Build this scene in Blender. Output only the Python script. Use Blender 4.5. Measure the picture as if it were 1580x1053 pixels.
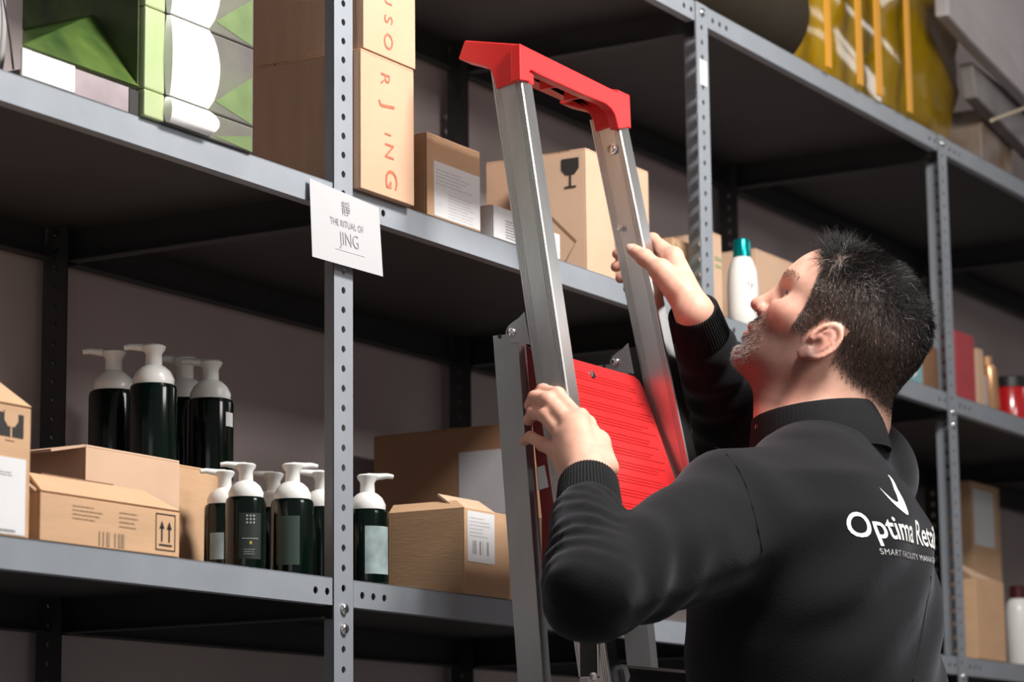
import bpy, bmesh, math, random
import numpy as np
from mathutils import Vector, Matrix
random.seed(7)
for o in list(bpy.data.objects): bpy.data.objects.remove(o)
SC = bpy.context.scene; COL = SC.collection; PI = math.pi

# ---------------- camera ----------------
FPX = 4237.09
YAW, PIT, ROL = 0.5339, 0.1754, -0.0113
CAM = Vector((-2.8316, -1.9069, 1.1035))
_f = Vector((math.cos(YAW)*math.cos(PIT), math.sin(YAW)*math.cos(PIT), math.sin(PIT)))
_r = Vector((math.sin(YAW), -math.cos(YAW), 0)); _u = _r.cross(_f)
_c, _s = math.cos(ROL), math.sin(ROL)
CR = _c*_r + _s*_u; CU = -_s*_r + _c*_u; CF = _f
cd = bpy.data.cameras.new('camera'); cam = bpy.data.objects.new('camera', cd); COL.objects.link(cam)
m = Matrix.Identity(4)
for i in range(3):
    m[i][0] = CR[i]; m[i][1] = CU[i]; m[i][2] = -CF[i]; m[i][3] = CAM[i]
cam.matrix_world = m
cd.sensor_width = 36.0; cd.sensor_fit = 'HORIZONTAL'; cd.lens = FPX*36/1580
cd.clip_start = 0.05; cd.clip_end = 60
cd.dof.use_dof = True; cd.dof.focus_distance = 3.45; cd.dof.aperture_fstop = 6.5
SC.camera = cam

# ---------------- light and exposure ----------------
SC.view_settings.view_transform = 'Standard'; SC.view_settings.look = 'None'
SC.view_settings.gamma = 1.0; SC.view_settings.exposure = 0.0
SC.view_settings.use_curve_mapping = False
w = bpy.data.worlds.new('world'); SC.world = w; w.use_nodes = True
w.node_tree.nodes['Background'].inputs[0].default_value = (1.0, 0.95, 0.95, 1)
w.node_tree.nodes['Background'].inputs[1].default_value = 0.19
def area_light(name, loc, target, sx, sy, power, col=(1, 1, 1)):
    d = bpy.data.lights.new(name, 'AREA'); d.shape = 'RECTANGLE'; d.size = sx; d.size_y = sy
    d.energy = power; d.color = col
    o = bpy.data.objects.new(name, d); COL.objects.link(o); o.location = loc
    o.rotation_euler = (Vector(target)-Vector(loc)).to_track_quat('-Z', 'Y').to_euler()
    return o
area_light('aisle_lamp_key', (0.08, -1.25, 3.0), (0.15, -0.1, 1.7), 0.6, 0.3, 66, (1, 0.97, 0.93))
area_light('far_accent_light', (3.9, -1.8, 3.1), (1.5, -0.4, 1.5), 1.4, 0.3, 5, (1, 0.97, 0.94))  # added light far down the aisle, for glints on tread and rail fronts
area_light('front_fill_light', (0.1, -2.5, 2.75), (0.1, 0.0, 1.7), 0.8, 0.3, 16, (1, 0.96, 0.92))  # added fill to brighten front faces such as the shipping label
area_light('left_fill_light', (-4.6, -2.2, 1.9), (0.2, -0.3, 1.4), 1.6, 1.2, 6, (0.95, 0.97, 1.0))  # added soft fill from the left, no window there

# ---------------- pixel helpers (true distances supplied by the caller) ----------------
def ray(px, py): return CF + CR*((px-790)/FPX) - CU*((py-526.5)/FPX)
def atd(px, py, z): return CAM + ray(px, py)*z
def onY(px, py, Y):
    d = ray(px, py); return CAM + d*((Y-CAM.y)/d.y)
def onX(px, py, X):
    d = ray(px, py); return CAM + d*((X-CAM.x)/d.x)
def onZ(px, py, Z):
    d = ray(px, py); return CAM + d*((Z-CAM.z)/d.z)
def _solve(P, ax, px=None, py=None):
    P = Vector(P); k = (px-790)/FPX if px is not None else -(py-526.5)/FPX
    A = CR if px is not None else CU
    n = A - CF*k                      # n.(P-CAM)=0
    P[ax] = 0; d = n.dot(P-CAM)
    return -d/n[ax]
def sX(px, Y, Z): return _solve((0, Y, Z), 0, px=px)
def sY(px, X, Z): return _solve((X, 0, Z), 1, px=px)
def sZ(py, X, Y): return _solve((X, Y, 0), 2, py=py)

# ---------------- materials ----------------
MATS = {}
def mat(name, col, rough=0.5, metal=0.0, noise=0.0, nscale=40.0, bump=0.0, bscale=200.0, spec=0.5,
        stretch=None, trans=0.0, alpha=1.0, coat=0.0, emit=None, col2=None):
    if name in MATS: return MATS[name]
    M = bpy.data.materials.new(name); M.use_nodes = True; nt = M.node_tree; b = nt.nodes['Principled BSDF']
    b.inputs['Base Color'].default_value = (*col, 1); b.inputs['Roughness'].default_value = rough
    b.inputs['Metallic'].default_value = metal; b.inputs['Specular IOR Level'].default_value = spec
    b.inputs['Transmission Weight'].default_value = trans; b.inputs['Coat Weight'].default_value = coat
    b.inputs['Alpha'].default_value = alpha
    tc = nt.nodes.new('ShaderNodeTexCoord'); mp = nt.nodes.new('ShaderNodeMapping')
    nt.links.new(tc.outputs['Object'], mp.inputs[0])
    if stretch: mp.inputs['Scale'].default_value = stretch
    if noise or col2:
        n = nt.nodes.new('ShaderNodeTexNoise'); n.inputs['Scale'].default_value = nscale; n.inputs['Detail'].default_value = 5
        nt.links.new(mp.outputs[0], n.inputs[0])
        r = nt.nodes.new('ShaderNodeValToRGB'); r.color_ramp.elements[0].position = 0.3; r.color_ramp.elements[1].position = 0.7
        c2 = col2 if col2 else tuple(min(1, c*(1+noise)) for c in col)
        c1 = col if col2 else tuple(c*(1-noise) for c in col)
        r.color_ramp.elements[0].color = (*c1, 1); r.color_ramp.elements[1].color = (*c2, 1)
        nt.links.new(n.outputs[0], r.inputs[0]); nt.links.new(r.outputs[0], b.inputs['Base Color'])
    if bump:
        n = nt.nodes.new('ShaderNodeTexNoise'); n.inputs['Scale'].default_value = bscale; n.inputs['Detail'].default_value = 3
        nt.links.new(mp.outputs[0], n.inputs[0])
        bp = nt.nodes.new('ShaderNodeBump'); bp.inputs['Strength'].default_value = bump; bp.inputs['Distance'].default_value = 0.002
        nt.links.new(n.outputs[0], bp.inputs['Height']); nt.links.new(bp.outputs[0], b.inputs['Normal'])
    MATS[name] = M; return M
grey = mat('grey_painted_steel', (0.34, 0.37, 0.41), 0.42, 0.25, noise=0.06, nscale=14, bump=0.08, bscale=300)
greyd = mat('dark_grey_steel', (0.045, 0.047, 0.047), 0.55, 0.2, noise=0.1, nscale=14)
deckm = mat('shelf_deck_steel', (0.075, 0.073, 0.072), 0.6, 0.2, noise=0.06, nscale=10)
zinc = mat('zinc_bolt', (0.75, 0.76, 0.78), 0.22, 1.0)
wallm = mat('mauve_grey_plaster', (0.62, 0.53, 0.52), 0.9, noise=0.08, nscale=3, bump=0.15, bscale=90)
floorm = mat('grey_concrete_floor', (0.28, 0.27, 0.26), 0.6, noise=0.15, nscale=5, bump=0.1)
ceilm = mat('white_ceiling', (0.6, 0.6, 0.6), 0.9, noise=0.03, nscale=3)
kraft = mat('kraft_cardboard', (0.62, 0.385, 0.225), 0.75, noise=0.07, nscale=9, bump=0.12, bscale=60, stretch=(1, 1, 6))
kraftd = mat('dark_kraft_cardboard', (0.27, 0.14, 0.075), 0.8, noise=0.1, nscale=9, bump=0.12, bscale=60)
kraftb = mat('brown_kraft_cardboard', (0.56, 0.345, 0.225), 0.75, noise=0.06, nscale=9, bump=0.2, bscale=70, stretch=(1, 6, 1))
kraftp = mat('pale_kraft_cardboard', (0.66, 0.44, 0.30), 0.75, noise=0.07, nscale=9, bump=0.12, bscale=60)
tape = mat('brown_tape', (0.45, 0.28, 0.15), 0.25)
paper = mat('white_paper', (0.78, 0.78, 0.79), 0.7, noise=0.02, nscale=20)
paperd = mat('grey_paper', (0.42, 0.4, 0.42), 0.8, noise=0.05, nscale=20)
ink = mat('black_ink', (0.025, 0.022, 0.02), 0.7)
inkb = mat('brown_ink', (0.25, 0.14, 0.08), 0.8)
inkg = mat('grey_ink', (0.30, 0.30, 0.31), 0.8)
inkp = mat('pale_grey_ink', (0.5, 0.5, 0.51), 0.8)
inkr = mat('red_marker', (0.62, 0.13, 0.07), 0.7, noise=0.3, nscale=120)
white = mat('white_plastic', (0.82, 0.81, 0.78), 0.3, coat=0.2)
bottlem = mat('dark_green_bottle', (0.0015, 0.006, 0.004), 0.13, spec=.35)
lablg = mat('dark_bottle_label', (0.012, 0.02, 0.017), 0.5)
labls = mat('silver_label', (0.33, 0.42, 0.42), 0.45, noise=0.35, nscale=35)

# ---------------- object helpers ----------------
def link(name, me, m=None, parent=None, kind=None, label=None, smooth=False):
    o = bpy.data.objects.new(name, me); COL.objects.link(o)
    if m is not None and len(me.materials) == 0: me.materials.append(m)
    if parent is not None: o.parent = parent
    if kind: o['kind'] = kind
    if label: o['label'] = label
    if smooth:
        me.polygons.foreach_set('use_smooth', [True]*len(me.polygons)); me.update()
    return o
def bmobj(name, bm, m, parent=None, kind=None, label=None, smooth=False, bevel=0.0):
    if bevel:
        bmesh.ops.bevel(bm, geom=list(bm.edges), offset=bevel, segments=2, affect='EDGES', profile=0.5)
    me = bpy.data.meshes.new(name); bm.to_mesh(me); bm.free()
    o = link(name, me, m, parent, kind, label)
    if smooth:
        me.polygons.foreach_set('use_smooth', [True]*len(me.polygons))
        try: me.set_sharp_from_angle(angle=math.radians(40))
        except Exception: pass
    return o
def thing(name, label, cat, loc=(0, 0, 0), rotz=0, group=None, rot=None):
    o = bpy.data.objects.new(name, None); COL.objects.link(o); o.empty_display_size = 0.05
    o.location = loc; o.rotation_euler = rot if rot else (0, 0, rotz)
    o['label'] = label; o['category'] = cat
    if group: o['group'] = group
    return o
def tag(o, label, cat, group=None):
    o['label'] = label; o['category'] = cat
    if group: o['group'] = group
    return o
def addbox(bm, x0, x1, y0, y1, z0, z1, M=None):
    vs = [bm.verts.new((x, y, z)) for z in (z0, z1) for y in (y0, y1) for x in (x0, x1)]
    for f in ((0, 2, 3, 1), (4, 5, 7, 6), (0, 1, 5, 4), (2, 6, 7, 3), (0, 4, 6, 2), (1, 3, 7, 5)):
        bm.faces.new([vs[i] for i in f])
    if M is not None: bmesh.ops.transform(bm, matrix=M, verts=vs)
    return vs
def box(name, x0, x1, y0, y1, z0, z1, m, parent=None, bevel=0.0, **k):
    bm = bmesh.new(); addbox(bm, x0, x1, y0, y1, z0, z1)
    return bmobj(name, bm, m, parent, bevel=bevel, **k)
def addlathe(bm, prof, n=28, M=None, sq=0.0):
    rings = []; vs_all = []
    for r, z in prof:
        ring = []
        for i in range(n):
            a = 2*PI*i/n; rr = r
            if sq: rr = r/(abs(math.cos(a))**sq+abs(math.sin(a))**sq)**(1/sq)
            ring.append(bm.verts.new((rr*math.cos(a), rr*math.sin(a), z)))
        rings.append(ring); vs_all += ring
    for a, b in zip(rings, rings[1:]):
        for i in range(n): bm.faces.new((a[i], a[(i+1) % n], b[(i+1) % n], b[i]))
    bm.faces.new(rings[0][::-1]); bm.faces.new(rings[-1])
    if M is not None: bmesh.ops.transform(bm, matrix=M, verts=vs_all)
    return vs_all
def addtube(bm, pts, rad, n=10, cap=True):
    pts = [Vector(p) for p in pts]; rings = []; prev = None
    for i, p in enumerate(pts):
        t = (pts[min(i+1, len(pts)-1)]-pts[max(i-1, 0)]).normalized()
        if prev is None:
            a = Vector((0, 0, 1)) if abs(t.z) < 0.9 else Vector((1, 0, 0)); nx = t.cross(a).normalized()
        else: nx = (prev - t*prev.dot(t)).normalized()
        prev = nx; ny = t.cross(nx); r = rad[i] if isinstance(rad, (list, tuple)) else rad
        rings.append([bm.verts.new(p+nx*r*math.cos(2*PI*k/n)+ny*r*math.sin(2*PI*k/n)) for k in range(n)])
    for a, b in zip(rings, rings[1:]):
        for k in range(n): bm.faces.new((a[k], a[(k+1) % n], b[(k+1) % n], b[k]))
    if cap: bm.faces.new(rings[0][::-1]); bm.faces.new(rings[-1])
def addprism(bm, pts, d):             # pts: list of 3D points (planar), d: extrusion Vector
    pts = [Vector(p) for p in pts]; d = Vector(d)
    a = [bm.verts.new(p) for p in pts]; b = [bm.verts.new(p+d) for p in pts]; n = len(pts)
    bm.faces.new(a[::-1]); bm.faces.new(b)
    for i in range(n): bm.faces.new((a[i], a[(i+1) % n], b[(i+1) % n], b[i]))
    bmesh.ops.recalc_face_normals(bm, faces=bm.faces[:])
def frame(o, right, up):              # 4x4 from origin and two axes
    right = Vector(right).normalized(); up = Vector(up); nrm = right.cross(up).normalized(); up = nrm.cross(right)
    M = Matrix.Identity(4)
    for i in range(3): M[i][0] = right[i]; M[i][1] = up[i]; M[i][2] = nrm[i]; M[i][3] = o[i]
    return M
def text_mesh(s, size, M, spacing=1.0, bold=0.0, align='LEFT', sx=1.0, shear=0.0):
    cu = bpy.data.curves.new('text', 'FONT'); cu.body = s; cu.size = size; cu.space_character = spacing
    cu.offset = bold; cu.align_x = align; cu.fill_mode = 'FRONT'; cu.shear = shear; cu.resolution_u = 4
    o = bpy.data.objects.new('text', cu); COL.objects.link(o)
    bpy.context.view_layer.update()
    me = bpy.data.meshes.new_from_object(o.evaluated_get(bpy.context.evaluated_depsgraph_get()))
    bpy.data.objects.remove(o); bpy.data.curves.remove(cu)
    me.materials.clear()
    me.transform(M @ Matrix.Diagonal((sx, 1, 1, 1))); return me
def text(name, s, size, M, m, parent, **k):
    return link(name, text_mesh(s, size, M, **k), m, parent)
def flat(name, polys, M, m, parent, t=0.0003, **k):   # flat printed marks: list of 2D polygons (mm scale metres) in frame M
    bm = bmesh.new()
    for pl in polys:
        a = [bm.verts.new(M @ Vector((x, y, t))) for x, y in pl]
        bm.faces.new(a)
    return bmobj(name, bm, m, parent, **k)
def rect(x0, y0, x1, y1): return [(x0, y0), (x1, y0), (x1, y1), (x0, y1)]
def lines_print(x0, y0, x1, y1, n, th=0.35, seed=0, words=True):
    R = random.Random(seed); out = []; h = (y1-y0)/n
    for i in range(n):
        yb = y1-(i+1)*h; x = x0; end = x0+(x1-x0)*R.uniform(0.55, 1)
        while x < end:
            wl = R.uniform(0.05, 0.16)*(x1-x0) if words else (x1-x0)
            out.append(rect(x, yb, min(x+wl, end), yb+h*th)); x += wl+0.02*(x1-x0)
    return out
def barcode(x0, y0, x1, y1, n=26, seed=1):
    R = random.Random(seed); out = []; s = (x1-x0)/n
    for i in range(n):
        if R.random() < 0.75: out.append(rect(x0+i*s, y0, x0+i*s+s*R.choice([0.35, 0.6, 0.8]), y1))
    return out
def glass_icon(cx, cy, s):
    bowl = [(cx-0.30*s, cy+0.45*s), (cx-0.30*s, cy+0.12*s), (cx-0.15*s, cy-0.05*s), (cx+0.15*s, cy-0.05*s), (cx+0.30*s, cy+0.12*s), (cx+0.30*s, cy+0.45*s)]
    return [bowl[::-1], rect(cx-0.035*s, cy-0.4*s, cx+0.035*s, cy-0.04*s), rect(cx-0.2*s, cy-0.46*s, cx+0.2*s, cy-0.4*s)]
def arrow_icon(cx, cy, s, fr=True):
    out = []
    for k in (-1, 1):
        x = cx+k*0.18*s
        out += [rect(x-0.03*s, cy-0.3*s, x+0.03*s, cy+0.15*s), [(x-0.12*s, cy+0.1*s), (x+0.12*s, cy+0.1*s), (x, cy+0.34*s)]]
    out += [rect(cx-0.32*s, cy-0.42*s, cx+0.32*s, cy-0.37*s)]
    if fr:
        a = 0.48*s; b = 0.56*s; t = 0.03*s
        out += [rect(cx-a, cy-b, cx-a+t, cy+b), rect(cx+a-t, cy-b, cx+a, cy+b), rect(cx-a, cy-b, cx+a, cy-b+t), rect(cx-a, cy+b-t, cx+a, cy+b)]
    return out

# ---------------- setting ----------------
o = box('floor', -4.5, 6.5, -3.2, 0.7, -0.1, 0.0, floorm); o['kind'] = 'structure'
o = box('wall_back', -4.5, 6.5, 0.49, 0.7, 0.0, 3.6, wallm); o['kind'] = 'structure'
o = box('ceiling', -4.5, 6.5, -3.2, 0.7, 3.6, 3.7, ceilm); o['kind'] = 'structure'
o = box('wall_right', 6.5, 6.6, -3.2, 0.7, 0.0, 3.6, wallm); o['kind'] = 'structure'

# ---------------- shelving ----------------
L = 1.0277; W = 0.042; TH = 0.002; HP = 0.025; PH = 0.0213
ZT, ZA, ZB = 2.3774, 1.8725, 1.3744
LEV = [ZT, ZA, ZB, 0.876, 0.378]; D = 0.4724; RIM = 0.034; PTOP = ZT+RIM
def cell(bm, x0, x1, z0, z1, cx, cz, r, th, n=12):
    """plate piece with a round hole; plate in xz, front at y=0, back at y=th"""
    per = []
    for i in range(n):
        a = 2*PI*(i+0.5)/n; c, s = math.cos(a), math.sin(a)
        t = min(((x1 if c > 0 else x0)-cx)/c if abs(c) > 1e-6 else 9, ((z1 if s > 0 else z0)-cz)/s if abs(s) > 1e-6 else 9)
        per.append((cx+c*t, cz+s*t))
    # snap the outer ring to the corners
    for (qx, qz) in ((x0, z0), (x1, z0), (x1, z1), (x0, z1)):
        j = min(range(n), key=lambda k: (per[k][0]-qx)**2+(per[k][1]-qz)**2); per[j] = (qx, qz)
    hole = [(cx+r*math.cos(2*PI*(i+0.5)/n), cz+r*math.sin(2*PI*(i+0.5)/n)) for i in range(n)]
    A = [[bm.verts.new((x, y, z)) for x, z in R] for y in (0, th) for R in (per, hole)]
    for i in range(n):
        j = (i+1) % n
        bm.faces.new((A[0][i], A[0][j], A[1][j], A[1][i])); bm.faces.new((A[2][j], A[2][i], A[3][i], A[3][j]))
        bm.faces.new((A[1][i], A[1][j], A[3][j], A[3][i]))
def post_mesh():
    bm = bmesh.new()
    nh = 96
    for fl in range(2):
        b2 = bmesh.new()
        addz = 0.0
        for k in range(nh):
            zc = PH+k*HP; z0 = zc-HP/2 if k else 0.0; z1 = zc+HP/2 if k < nh-1 else PTOP
            cell(b2, -W, 0.0, z0, z1, -W/2, zc, 0.0046, TH)
        bmesh.ops.remove_doubles(b2, verts=b2.verts, dist=1e-5)
        if fl == 1:
            bmesh.ops.transform(b2, matrix=Matrix(((0, 1, 0, -TH), (-1, 0, 0, 0), (0, 0, 1, 0), (0, 0, 0, 1))), verts=b2.verts)
        me = bpy.data.meshes.new('t'); b2.to_mesh(me); b2.free(); bm.from_mesh(me); bpy.data.meshes.remove(me)
    bmesh.ops.recalc_face_normals(bm, faces=bm.faces[:])
    me = bpy.data.meshes.new('post'); bm.to_mesh(me); bm.free(); me.materials.append(grey); return me
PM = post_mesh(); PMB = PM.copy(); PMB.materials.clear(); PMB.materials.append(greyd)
unit = thing('shelving_unit', 'long grey slotted-angle steel shelving rack along the back wall', 'shelving')
def bolt_mesh():
    bm = bmesh.new(); addlathe(bm, [(0.0075, 0), (0.0072, 0.002), (0.0055, 0.0042), (0.002, 0.0052)], 12)
    me = bpy.data.meshes.new('bolt'); bm.to_mesh(me); bm.free(); me.materials.append(zinc)
    me.polygons.foreach_set('use_smooth', [True]*len(me.polygons)); return me
BM_ = bolt_mesh()
BAYS = range(-1, 5)
for k in range(-1, 6):
    link('front_post', PM, None, unit).location = (k*L, 0, 0)
    b = link('back_post', PMB, None, unit); b.location = (k*L-W, D, 0); b.rotation_euler = (0, 0, PI)
    for z in LEV:
        for dz in ((-0.026, -0.001) if z < ZT else (0.02,)):
            zz = PH+round((z+dz-PH)/HP)*HP
            bo = link('bolt', BM_, None, unit); bo.location = (k*L-W/2, -0.0002, zz); bo.rotation_euler = (PI/2, 0, 0)
            bo = link('bolt', BM_, None, unit); bo.location = (k*L-TH, W*0.5, zz); bo.rotation_euler = (0, -PI/2, 0)
    for z in LEV:
        bm = bmesh.new()                # side rail, 50 mm tall, C section
        x = k*L-0.006
        addbox(bm, x-0.002, x, 0.004, D-0.004, z-0.0133, z+0.033)
        addbox(bm, x-0.02, x-0.002, 0.03, D-0.03, z-0.0133, z-0.0113)
        bmobj('side_rail', bm, greyd, unit)
def rim_mesh(w):
    bm = bmesh.new(); hs = [0.02, 0.045, 0.07]; he = [w-0.011-0.025, w-0.011]
    xs = 0.0
    for h in hs+he:
        if h-0.0125 > xs+1e-4: addbox(bm, xs, h-0.0125, 0, 0.0015, 0, RIM)
        cell(bm, h-0.0125, min(h+0.0125, w), 0, RIM, h, 0.016, 0.0048, 0.0015)
        xs = min(h+0.0125, w)
    addbox(bm, 0, w, 0.0015, 0.016, 0, 0.0015); addbox(bm, 0, w, 0.0, 0.004, RIM-0.0015, RIM)
    bmesh.ops.recalc_face_normals(bm, faces=bm.faces[:])
    me = bpy.data.meshes.new('rim'); bm.to_mesh(me); bm.free(); me.materials.append(grey); return me
RM = rim_mesh(L-W-0.004)
bm = bmesh.new(); addbox(bm, 0, L-0.0004, 0.002, D-0.002, RIM-0.0012, RIM)
DM = bpy.data.meshes.new('deck'); bm.to_mesh(DM); bm.free(); DM.materials.append(deckm)
bm = bmesh.new(); addbox(bm, 0, L-W-0.004, -0.002, 0, 0, 0.05); addbox(bm, 0, L-W-0.004, -0.02, -0.002, 0, 0.002)
for i in range(3): addlathe(bm, [(0.005, 0), (0.004, 0.002)], 8, Matrix.Translation((0.02+0.025*i, -0.002, 0.02)) @ Matrix.Rotation(PI/2, 4, 'X'))
BR = bpy.data.meshes.new('back_rail'); bm.to_mesh(BR); bm.free(); BR.materials.append(greyd)
for k in BAYS:
    for z in LEV:
        link('shelf_rim', RM, None, unit).location = (k*L+0.002, 0.001, z)
        link('shelf_deck', DM, None, unit).location = (k*L+0.002-W+0.036, 0, z)
        link('back_rail', BR, None, unit).location = (k*L+0.002, D-0.003, z-0.0133)
zt = PH+round((ZT-0.05-PH)/HP)*HP
b = box('sticker', L-W+0.010, L-W+0.034, -0.0012, -0.0004, sZ(132, L-W/2, 0), sZ(93, L-W/2, 0), paper, unit, label='small white sticker on a post')
DA, DB, DT = ZA+RIM+.0004, ZB+RIM+.0004, ZT+RIM+.0004

# ---------------- cartons ----------------
def carton(name, label, X0, X1, Y0, Y1, z, h, m=None, rotz=0.0, group=None, top='closed', tp=False):
    """thing at the front left bottom corner; local x to the right, y into the shelf"""
    m = m or kraft
    t = thing(name, label, 'box', (X0, Y0, z), rotz, group)
    a, d = X1-X0, Y1-Y0; w_ = 0.003
    bm = bmesh.new()
    addbox(bm, 0, a, 0, w_, 0, h); addbox(bm, 0, a, d-w_, d, 0, h)
    addbox(bm, 0, w_, w_, d-w_, 0, h); addbox(bm, a-w_, a, w_, d-w_, 0, h); addbox(bm, w_, a-w_, w_, d-w_, 0, w_)
    bmobj('body', bm, m, t, bevel=0.0008)
    if top == 'closed':
        for y0, y1 in ((0.0002, d/2-0.0008), (d/2+0.0008, d-0.0002)):
            box('flap', 0.0002, a-0.0002, y0, y1, h, h+w_, m, t, bevel=0.0008)
        box('tape', -0.0004, a+0.0004, d/2-0.022, d/2+0.022, h+w_, h+w_+0.0004, tape, t)
    t['_d'] = (a, d, h)
    del t['_d']
    return t, a, d, h
def FY(x0=0, z0=0): return frame(Vector((x0, 0, z0)), (1, 0, 0), (0, 0, 1))         # front face of a thing
def FX(d, z0=0): return frame(Vector((0, d, z0)), (0, -1, 0), (0, 0, 1))           # left face, origin at its far edge
def flapm(name, a, w_, M, m, t):
    bm = bmesh.new(); addbox(bm, 0, a, 0, w_, 0, 0.003, M); return bmobj(name, bm, m, t, bevel=0.0006)

# --- level A, left to right ---
# two stacked tall brown cartons beside the first post, overhanging the shelf edge
x0 = 0.0015; Y0 = sY(557, x0, DA+0.05); x1 = sX(639, Y0, DA+0.05)
h1 = sZ(74, x0, Y0)-DA-0.003
t, a, d, h = carton('tall_carton', 'brown carton with red marker letters, lower of the two stacked beside the post', x0, x1, Y0, Y0+0.27, DA, h1, kraftb, group=None)
def vert_letters(t, a, items, m=inkr):
    for s, zz, sz, rot, dx in items:
        M = Matrix.Translation((a*0.5+dx, -0.0006, zz)) @ Matrix.Rotation(PI/2, 4, 'X') @ Matrix.Rotation(rot, 4, 'Z')
        text('marker_letter', s, sz, M, m, t, align='CENTER')
R9 = -PI/2
vert_letters(t, a, [('R', h-0.025, 0.030, R9, -0.016), ('J', h-0.062, 0.040, R9+0.1, -0.012), ('I', h-0.098, 0.022, R9, -0.008), ('N', h-0.120, 0.030, R9, -0.007), ('G', h-0.157, 0.040, R9, -0.006)])
x0b = sX(561, Y0, DA+h1+0.01)
t, a, d, h = carton('tall_carton', 'brown carton with red marker letters, upper of the two stacked beside the post', x0b, sX(641, Y0, DA+h1+0.01), Y0, Y0+0.27, DA+h1+0.0050, 0.19, kraftb)
vert_letters(t, a, [('O', 0.022, 0.030, R9, -0.014), ('S', 0.052, 0.028, R9, -0.013), ('U', 0.080, 0.026, R9, -0.013), ('S', 0.110, 0.028, R9, -0.012)])

# carton with shipping label
Y0 = 0.0; x0 = sX(659, Y0, DA+.05); x1 = sX(741, Y0, DA+.05); h0 = sZ(203, x0, Y0)-DA-.003
t, a, d, h = carton('labelled_carton', 'brown carton with a big white shipping label, right of the tall stack', x0, x1, Y0, 0.16, DA, h0, kraft)
lb = box('shipping_label', a*0.12, a*0.985, -0.0006, -0.0001, 0.002, h*0.70, paper, t)
flat('print', lines_print(a*0.16, h*0.42, a*0.85, h*0.64, 5, 0.25, 3)+lines_print(a*0.38, h*0.05, a*0.93, h*0.36, 8, 0.22, 5)+[rect(a*.17, h*.17, a*.26, h*.175), rect(a*.17, h*.29, a*.26, h*.295)], FY(), inkp, lb, t=0.0008)
# small white box
x0 = sX(762, Y0, DA+.02); x1 = sX(806, Y0, DA+.02); h0 = sZ(316, x0, Y0)-DA-.003
t, a, d, h = carton('small_white_box', 'small white box on the shelf just left of the ladder rail', x0, x1, Y0, 0.05, DA, h0, paper)
flat('print', lines_print(a*0.4, h*0.1, a*0.95, h*0.75, 7, 0.3, 8), FY(), inkg, t, t=0.0006)
# small white box right of the rail
x0 = sX(835, Y0, DA+.02); x1 = sX(864, Y0, DA+.02)
t, a, d, h = carton('small_white_box', 'small white box on the shelf, peeking out right of the ladder rail', x0, x1, Y0, 0.05, DA, sZ(352, x0, Y0)-DA-.003, paper)
# carton with arrow mark behind
Y0 = 0.12; x0 = sX(838, Y0, DA+.1)
t, a, d, h = carton('arrow_carton', 'dark brown carton with up arrows behind the small white box', x0, x0+0.10, Y0, Y0+0.10, DA, sZ(238, x0, Y0)-DA-.003, kraftb)
flat('arrow_mark', arrow_icon(d*0.38, h*0.52, 0.055, False), FX(d), ink, t, t=0.0008)
# big carton with glass mark
Y0 = 0.02; x0 = sX(905, Y0, DA+.1); x1 = sX(948, Y0, DA+.1)
t, a, d, h = carton('fragile_carton', 'tall tan carton with a black wine glass mark, between the ladder rails', x0, x1, Y0, 0.115, DA, sZ(228, x0, Y0)-DA-.003, kraftp)
flat('glass_mark', glass_icon(d*0.72, h*0.83, 0.05), FX(d), ink, t, t=0.0008)
flat('diamond_mark', [[(d*.30, h*.52), (d*.34, h*.52), (d*.82, h*.28), (d*.80, h*.27)], [(d*.82, h*.28), (d*.80, h*.27), (d*.5, h*.05), (d*.52, h*.04)], [(d*.2, h*.52), (d*.36, h*.50), (d*.26, h*.64)]], FX(d), inkb, t, t=0.0008)
# carton partly hidden by the right rail
Y0 = 0.03; x0 = sX(966, Y0, DA+.1); x1 = sX(1002, Y0, DA+.1)
t, a, d, h = carton('narrow_carton', 'tan carton half hidden behind the right ladder rail', x0, x1, Y0, 0.13, DA, sZ(250, x0, Y0)-DA-.003, kraftp)
Y0 = 0.05; x0 = sX(1038, Y0, DA+.1)
t, a, d, h = carton('teal_mark_carton', 'brown carton with a teal wedge above the raised hand', x0, sX(1068, Y0, DA+.1), Y0, 0.12, DA, sZ(366, x0, Y0)-DA-.003, kraft)
teal = mat('teal_print', (0.03, 0.35, 0.28), 0.5)
flat('teal_wedge', [[(a*.12, h*.98), (a*.35, h*.3), (a*.75, h*.1), (a*.55, h*.6)]], FY(), teal, t, t=0.0008)
# right of the second post
Y0 = 0.0; x0 = sX(1101, .045, DA+.1)-.008; x1 = sX(1152, Y0, DA+.1)
t, a, d, h = carton('green_print_carton', 'tan carton with faint green print right of the second post', x0+.004, x1, Y0+.045, 0.2, DA, sZ(357, x0, Y0+.045)-DA-.003, kraftp)
flat('print', [rect(a*.25, h*.72, a*.95, h*.76), rect(a*.3, h*.64, a*.9, h*.67)], FY(), mat('pale_green_ink', (0.33, 0.38, 0.2), .8), t, t=0.0008)
Y0 = 0.03; x0 = sX(1192, Y0, DA+.1); x1 = sX(1262, Y0, DA+.1)
t, a, d, h = carton('wide_carton', 'wide tan carton between the white bottle and the raised head', x0, x1, Y0+.03, 0.2, DA, sZ(380, x0, Y0)-DA-.003, kraftp)
Y0 = 0.01; x0 = sX(1386, Y0, DA+.1); x1 = sX(1421, Y0, DA+.1)
t, a, d, h = carton('teal_label_carton', 'carton with a teal panel and white oval, right of the head', x0, x1, Y0, 0.16, DA, sZ(503, x0, Y0)-DA-.003, kraftp)
box('teal_panel', a*.05, a*.97, -0.0006, -0.0001, 0.001, h*0.93, mat('pale_teal_print', (0.2, 0.42, 0.46), .6), t)
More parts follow.
